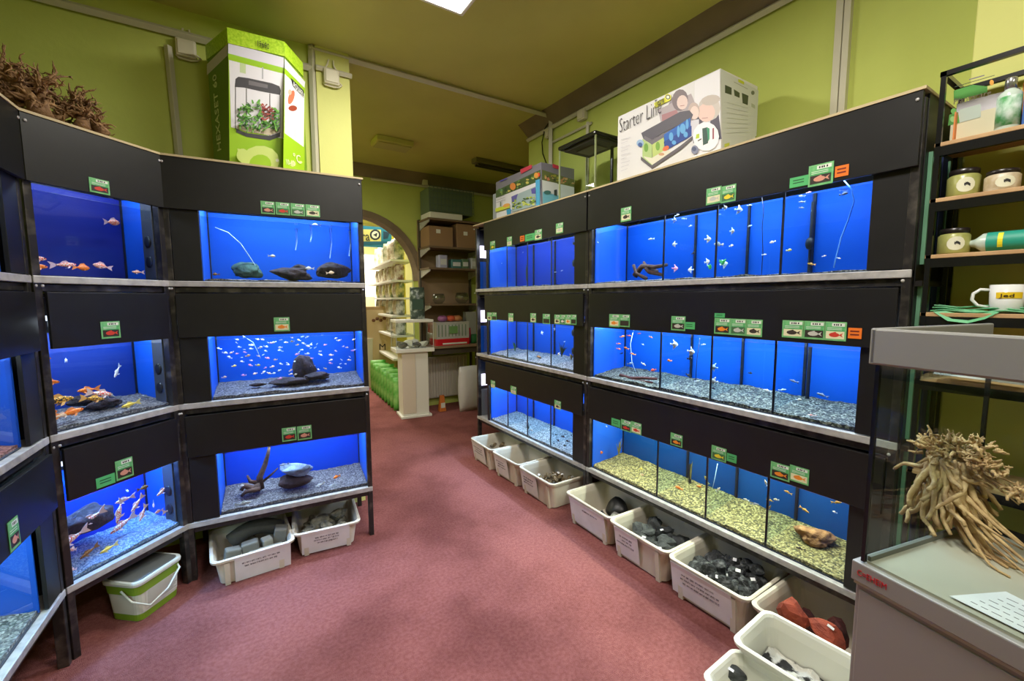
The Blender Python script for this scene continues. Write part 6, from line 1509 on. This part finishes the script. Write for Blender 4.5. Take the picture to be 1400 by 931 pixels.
# shelf unit against the back wall right of the arch
BX0, BX1, BY0, BY1 = 2.19, 2.98, 5.36, 5.80
KR = mat('brown_shelf_board', (112, 92, 70), .7); KRB = mat('dull_brown_back_board', (150, 124, 96), .8)
t = thing('supply_shelf', 'brown wooden shelf unit against the far wall right of the arch', 'shelf', (2.58, 5.6, 0))
adopt(MB().box(BX0, BY1, .92, BX1, BY1 + .03, 2.62).build('back_board', KRB), t)
for x in (BX0, BX1 - .02): adopt(MB().box(x, BY1 - .05, .0, x + .02, BY1 - .002, 2.62).build('upright', mat('dark_slotted_upright', (70, 62, 52), .6)), t)
SZ = (2.60, 2.24, 1.96, 1.48)
for z in SZ:
    adopt(MB().box(BX0, BY0 + .05, z - .025, BX1, BY1, z).build('shelf_board', KR), t)
    for x in (BX0 + .01, BX1 - .03): adopt(MB().loft([[(x, BY1 - .01, z - .14), (x + .012, BY1 - .01, z - .14), (x + .012, BY1 - .01, z - .025), (x, BY1 - .01, z - .025)], [(x, BY0 + .06, z - .05), (x + .012, BY0 + .06, z - .05), (x + .012, BY0 + .06, z - .025), (x, BY0 + .06, z - .025)]]).build('bracket', RAIL), t)
adopt(MB().box(BX0 - .02, BY0 - .02, .885, BX1, BY1, .915).build('worktop', mat('worktop_brown', (140, 116, 90), .6)), t)
adopt(MB().box(BX1 - .12, BY0 + .02, 0, BX1 - .07, BY0 + .07, .885).build('table_leg', mat('dark_slotted_upright', (70, 62, 52), .6)), t)
adopt(MB().box(BX0 + .01, BY0 + .02, .80, BX1 - .05, BY0 + .05, .885).build('table_apron', mat('dark_slotted_upright', (70, 62, 52), .6)), t)
# wire crate and tray on top
t = thing('wire_cage', 'grey-green wire cage on top of the brown shelf unit', 'cage', (2.58, 5.58, 2.60))
cg = mat('grey_green_wire', (84, 104, 92), .5)
adopt(MB().box(BX0 + .03, BY0 + .06, 2.60, BX0 + .50, BY1 - .05, 2.68).build('tray', WHITE, bevel=.01), t)
for z in (2.70, 2.78, 2.86, 2.94, 3.0):
    adopt(MB().box(BX0 + .03, BY0 + .05, z, BX1 - .12, BY0 + .056, z + .006).build('wire', cg), t)
for i in range(13):
    x = BX0 + .03 + i * .053; adopt(MB().box(x, BY0 + .05, 2.68, x + .005, BY0 + .055, 3.0).build('wire', cg), t)
adopt(MB().box(BX0 + .03, BY0 + .09, 2.68, BX1 - .12, BY1 - .05, 2.99).build('cage_cover', mat('dusty_green_cover', (96, 112, 84), .7)), t)
KB = mat('kraft_carton', (150, 118, 86), .8)
for (x0_, x1_, z0_, z1_, lab) in ((BX0 + .42, BX0 + .76, 2.24, 2.56, 'large brown cardboard box on the upper board of the brown shelf unit'), (BX0 + .02, BX0 + .36, 2.24, 2.50, 'vertical ribbed brown board box left on the upper board'), ):
    t = thing('cardboard_box', lab, 'box', ((x0_ + x1_) / 2, 5.56, z0_)); adopt(MB().box(x0_, BY0 + .08, z0_, x1_, BY1 - .05, z1_).build('box_body', KB, bevel=.003), t)
    adopt(MB().box(x0_ + .1, BY0 + .077, z0_ + .17, x0_ + .16, BY0 + .08, z0_ + .22).build('white_sticker', WHITE), t)
for i, (x, w_, h_, c, lab) in enumerate(((.16, .13, .17, (170, 170, 200), 'white and blue bucket on the middle board'), (.34, .16, .12, (60, 110, 110), 'teal pack on the middle board'), (.50, .11, .13, (90, 120, 90), 'green pack on the middle board'), (.64, .13, .15, (170, 174, 170), 'pale pack on the middle board'))):
    t = thing('shelf_pack', lab + ' of the brown shelf unit', 'pack', (BX0 + x + w_ / 2, 5.52, SZ[2]))
    MB().loft([rrect(-w_ / 2, -.06, w_ / 2, .06, .02, 0), rrect(-w_ / 2, -.06, w_ / 2, .06, .02, h_)]).build('pack_body', flat(c), t)
    MB().box(-w_ * .35, -.062, h_ * .25, w_ * .35, -.06, h_ * .7).build('pack_label', flat((206, 206, 210)), t)
def glassbowl(x, z, r, lab):
    t = thing('glass_bowl', lab, 'bowl', (BX0 + x, 5.52, z))
    MB().lathe([(r * .5, 0), (r * .95, r * .5), (r, r * .9), (r * .8, r * 1.5), (r * .76, r * 1.5), (r * .93, r * .9)], 20).build('bowl', glass_mat('thick_glass', (.8, .85, .84), .9, .05, 1.5, .08), t, smooth=True)
    return t
glassbowl(.17, SZ[3], .09, 'left round glass bowl on the lowest board of the brown shelf unit'); glassbowl(.52, SZ[3], .10, 'right round glass bowl on the lowest board of the brown shelf unit')
t = thing('transport_cage', 'small clear plastic pet carrier with red base on the brown worktop', 'carrier', (BX0 + .32, 5.52, .915))
MB().loft([rrect(-.25, -.13, .25, .13, .02, 0), rrect(-.25, -.13, .25, .13, .02, .09)]).build('red_base', mat('red_plastic', (196, 26, 40), .4), t)
MB().box(-.16, -.137, .015, .20, -.131, .035).build('white_strip', WHITE, t)
m_ = MB(); 
for (a, b, c, d) in ((-.24, -.125, .24, -.122), (-.24, .122, .24, .125), (-.24, -.122, -.237, .122), (.237, -.122, .24, .122)): m_.box(a, b, .09, c, d, .30)
m_.box(-.245, -.13, .30, .245, .13, .315); m_.build('clear_cover', mat('milky_plastic', (186, 186, 184), .3), t)
for i in range(9): MB().box(-.22 + i * .05, -.1275, .12, -.205 + i * .05, -.1255, .28).build('slot', flat((120, 140, 120)), t)
MB().box(-.06, -.14, .16, .06, -.132, .26).build('green_label', flat((110, 150, 90)), t)
for i, (x, c) in enumerate(((-.10, (150, 90, 140)), (.02, (206, 90, 60)), (.12, (196, 130, 80)))):
    tag(MB().ell((0, 0, .045), (.075, .06, .045), 8).build('cloth_toy', flat(c), None, (BX0 + .32 + x, 5.52, 1.23), smooth=True), ['purple', 'orange-red', 'tan'][i] + ' soft thing on top of the red based pet carrier', 'toy')
tag(box('white_board', BX0 + .60, 5.56, .915, BX0 + .76, 5.66, 1.36, flat((170, 170, 168))), 'pale grey board leaning beside the pet carrier', 'board')
bag(BX0 + .68, 5.46, .915, .12, .13, .08, flat((40, 110, 60)), 'dark green bag right of the pet carrier', cat='bag')
bag(BX0 + .60, 5.50, .915, .08, .22, .06, flat((190, 40, 80)), 'red and pink bag right of the pet carrier')
# radiator
t = thing('radiator', 'white ribbed radiator below the brown worktop', 'radiator', (2.58, 5.77, .12))
MB().box(-.36, .0, .0, .32, .05, .60).build('radiator_body', mat('dusty_white_radiator', (196, 188, 176), .5), t, bevel=.01)
for i in range(17): MB().box(-.345 + i * .04, -.012, .02, -.325 + i * .04, .0, .58).build('rib', mat('dusty_white_radiator', (196, 188, 176), .5), t)
bag(2.72, 5.30, 0, .40, .62, .20, mat('white_sack', (206, 202, 204), .55, bump=.5, bscale=14), 'large white sack standing in front of the radiator', rot=.1, name='white_sack')
t = thing('orange_pack', 'small orange and white pack on the floor beside the pedestal', 'pack', (2.36, 5.48, 0)); MB().loft([rrect(-.05, -.04, .05, .04, .01, 0), rrect(-.03, -.02, .03, .02, .01, .22)]).build('pack_body', flat((214, 120, 50)), t)
MB().box(-.03, -.042, .05, .03, -.038, .12).build('pack_label', WHITE, t)
# door on the far side of the back room (beige panel seen left in the arch)
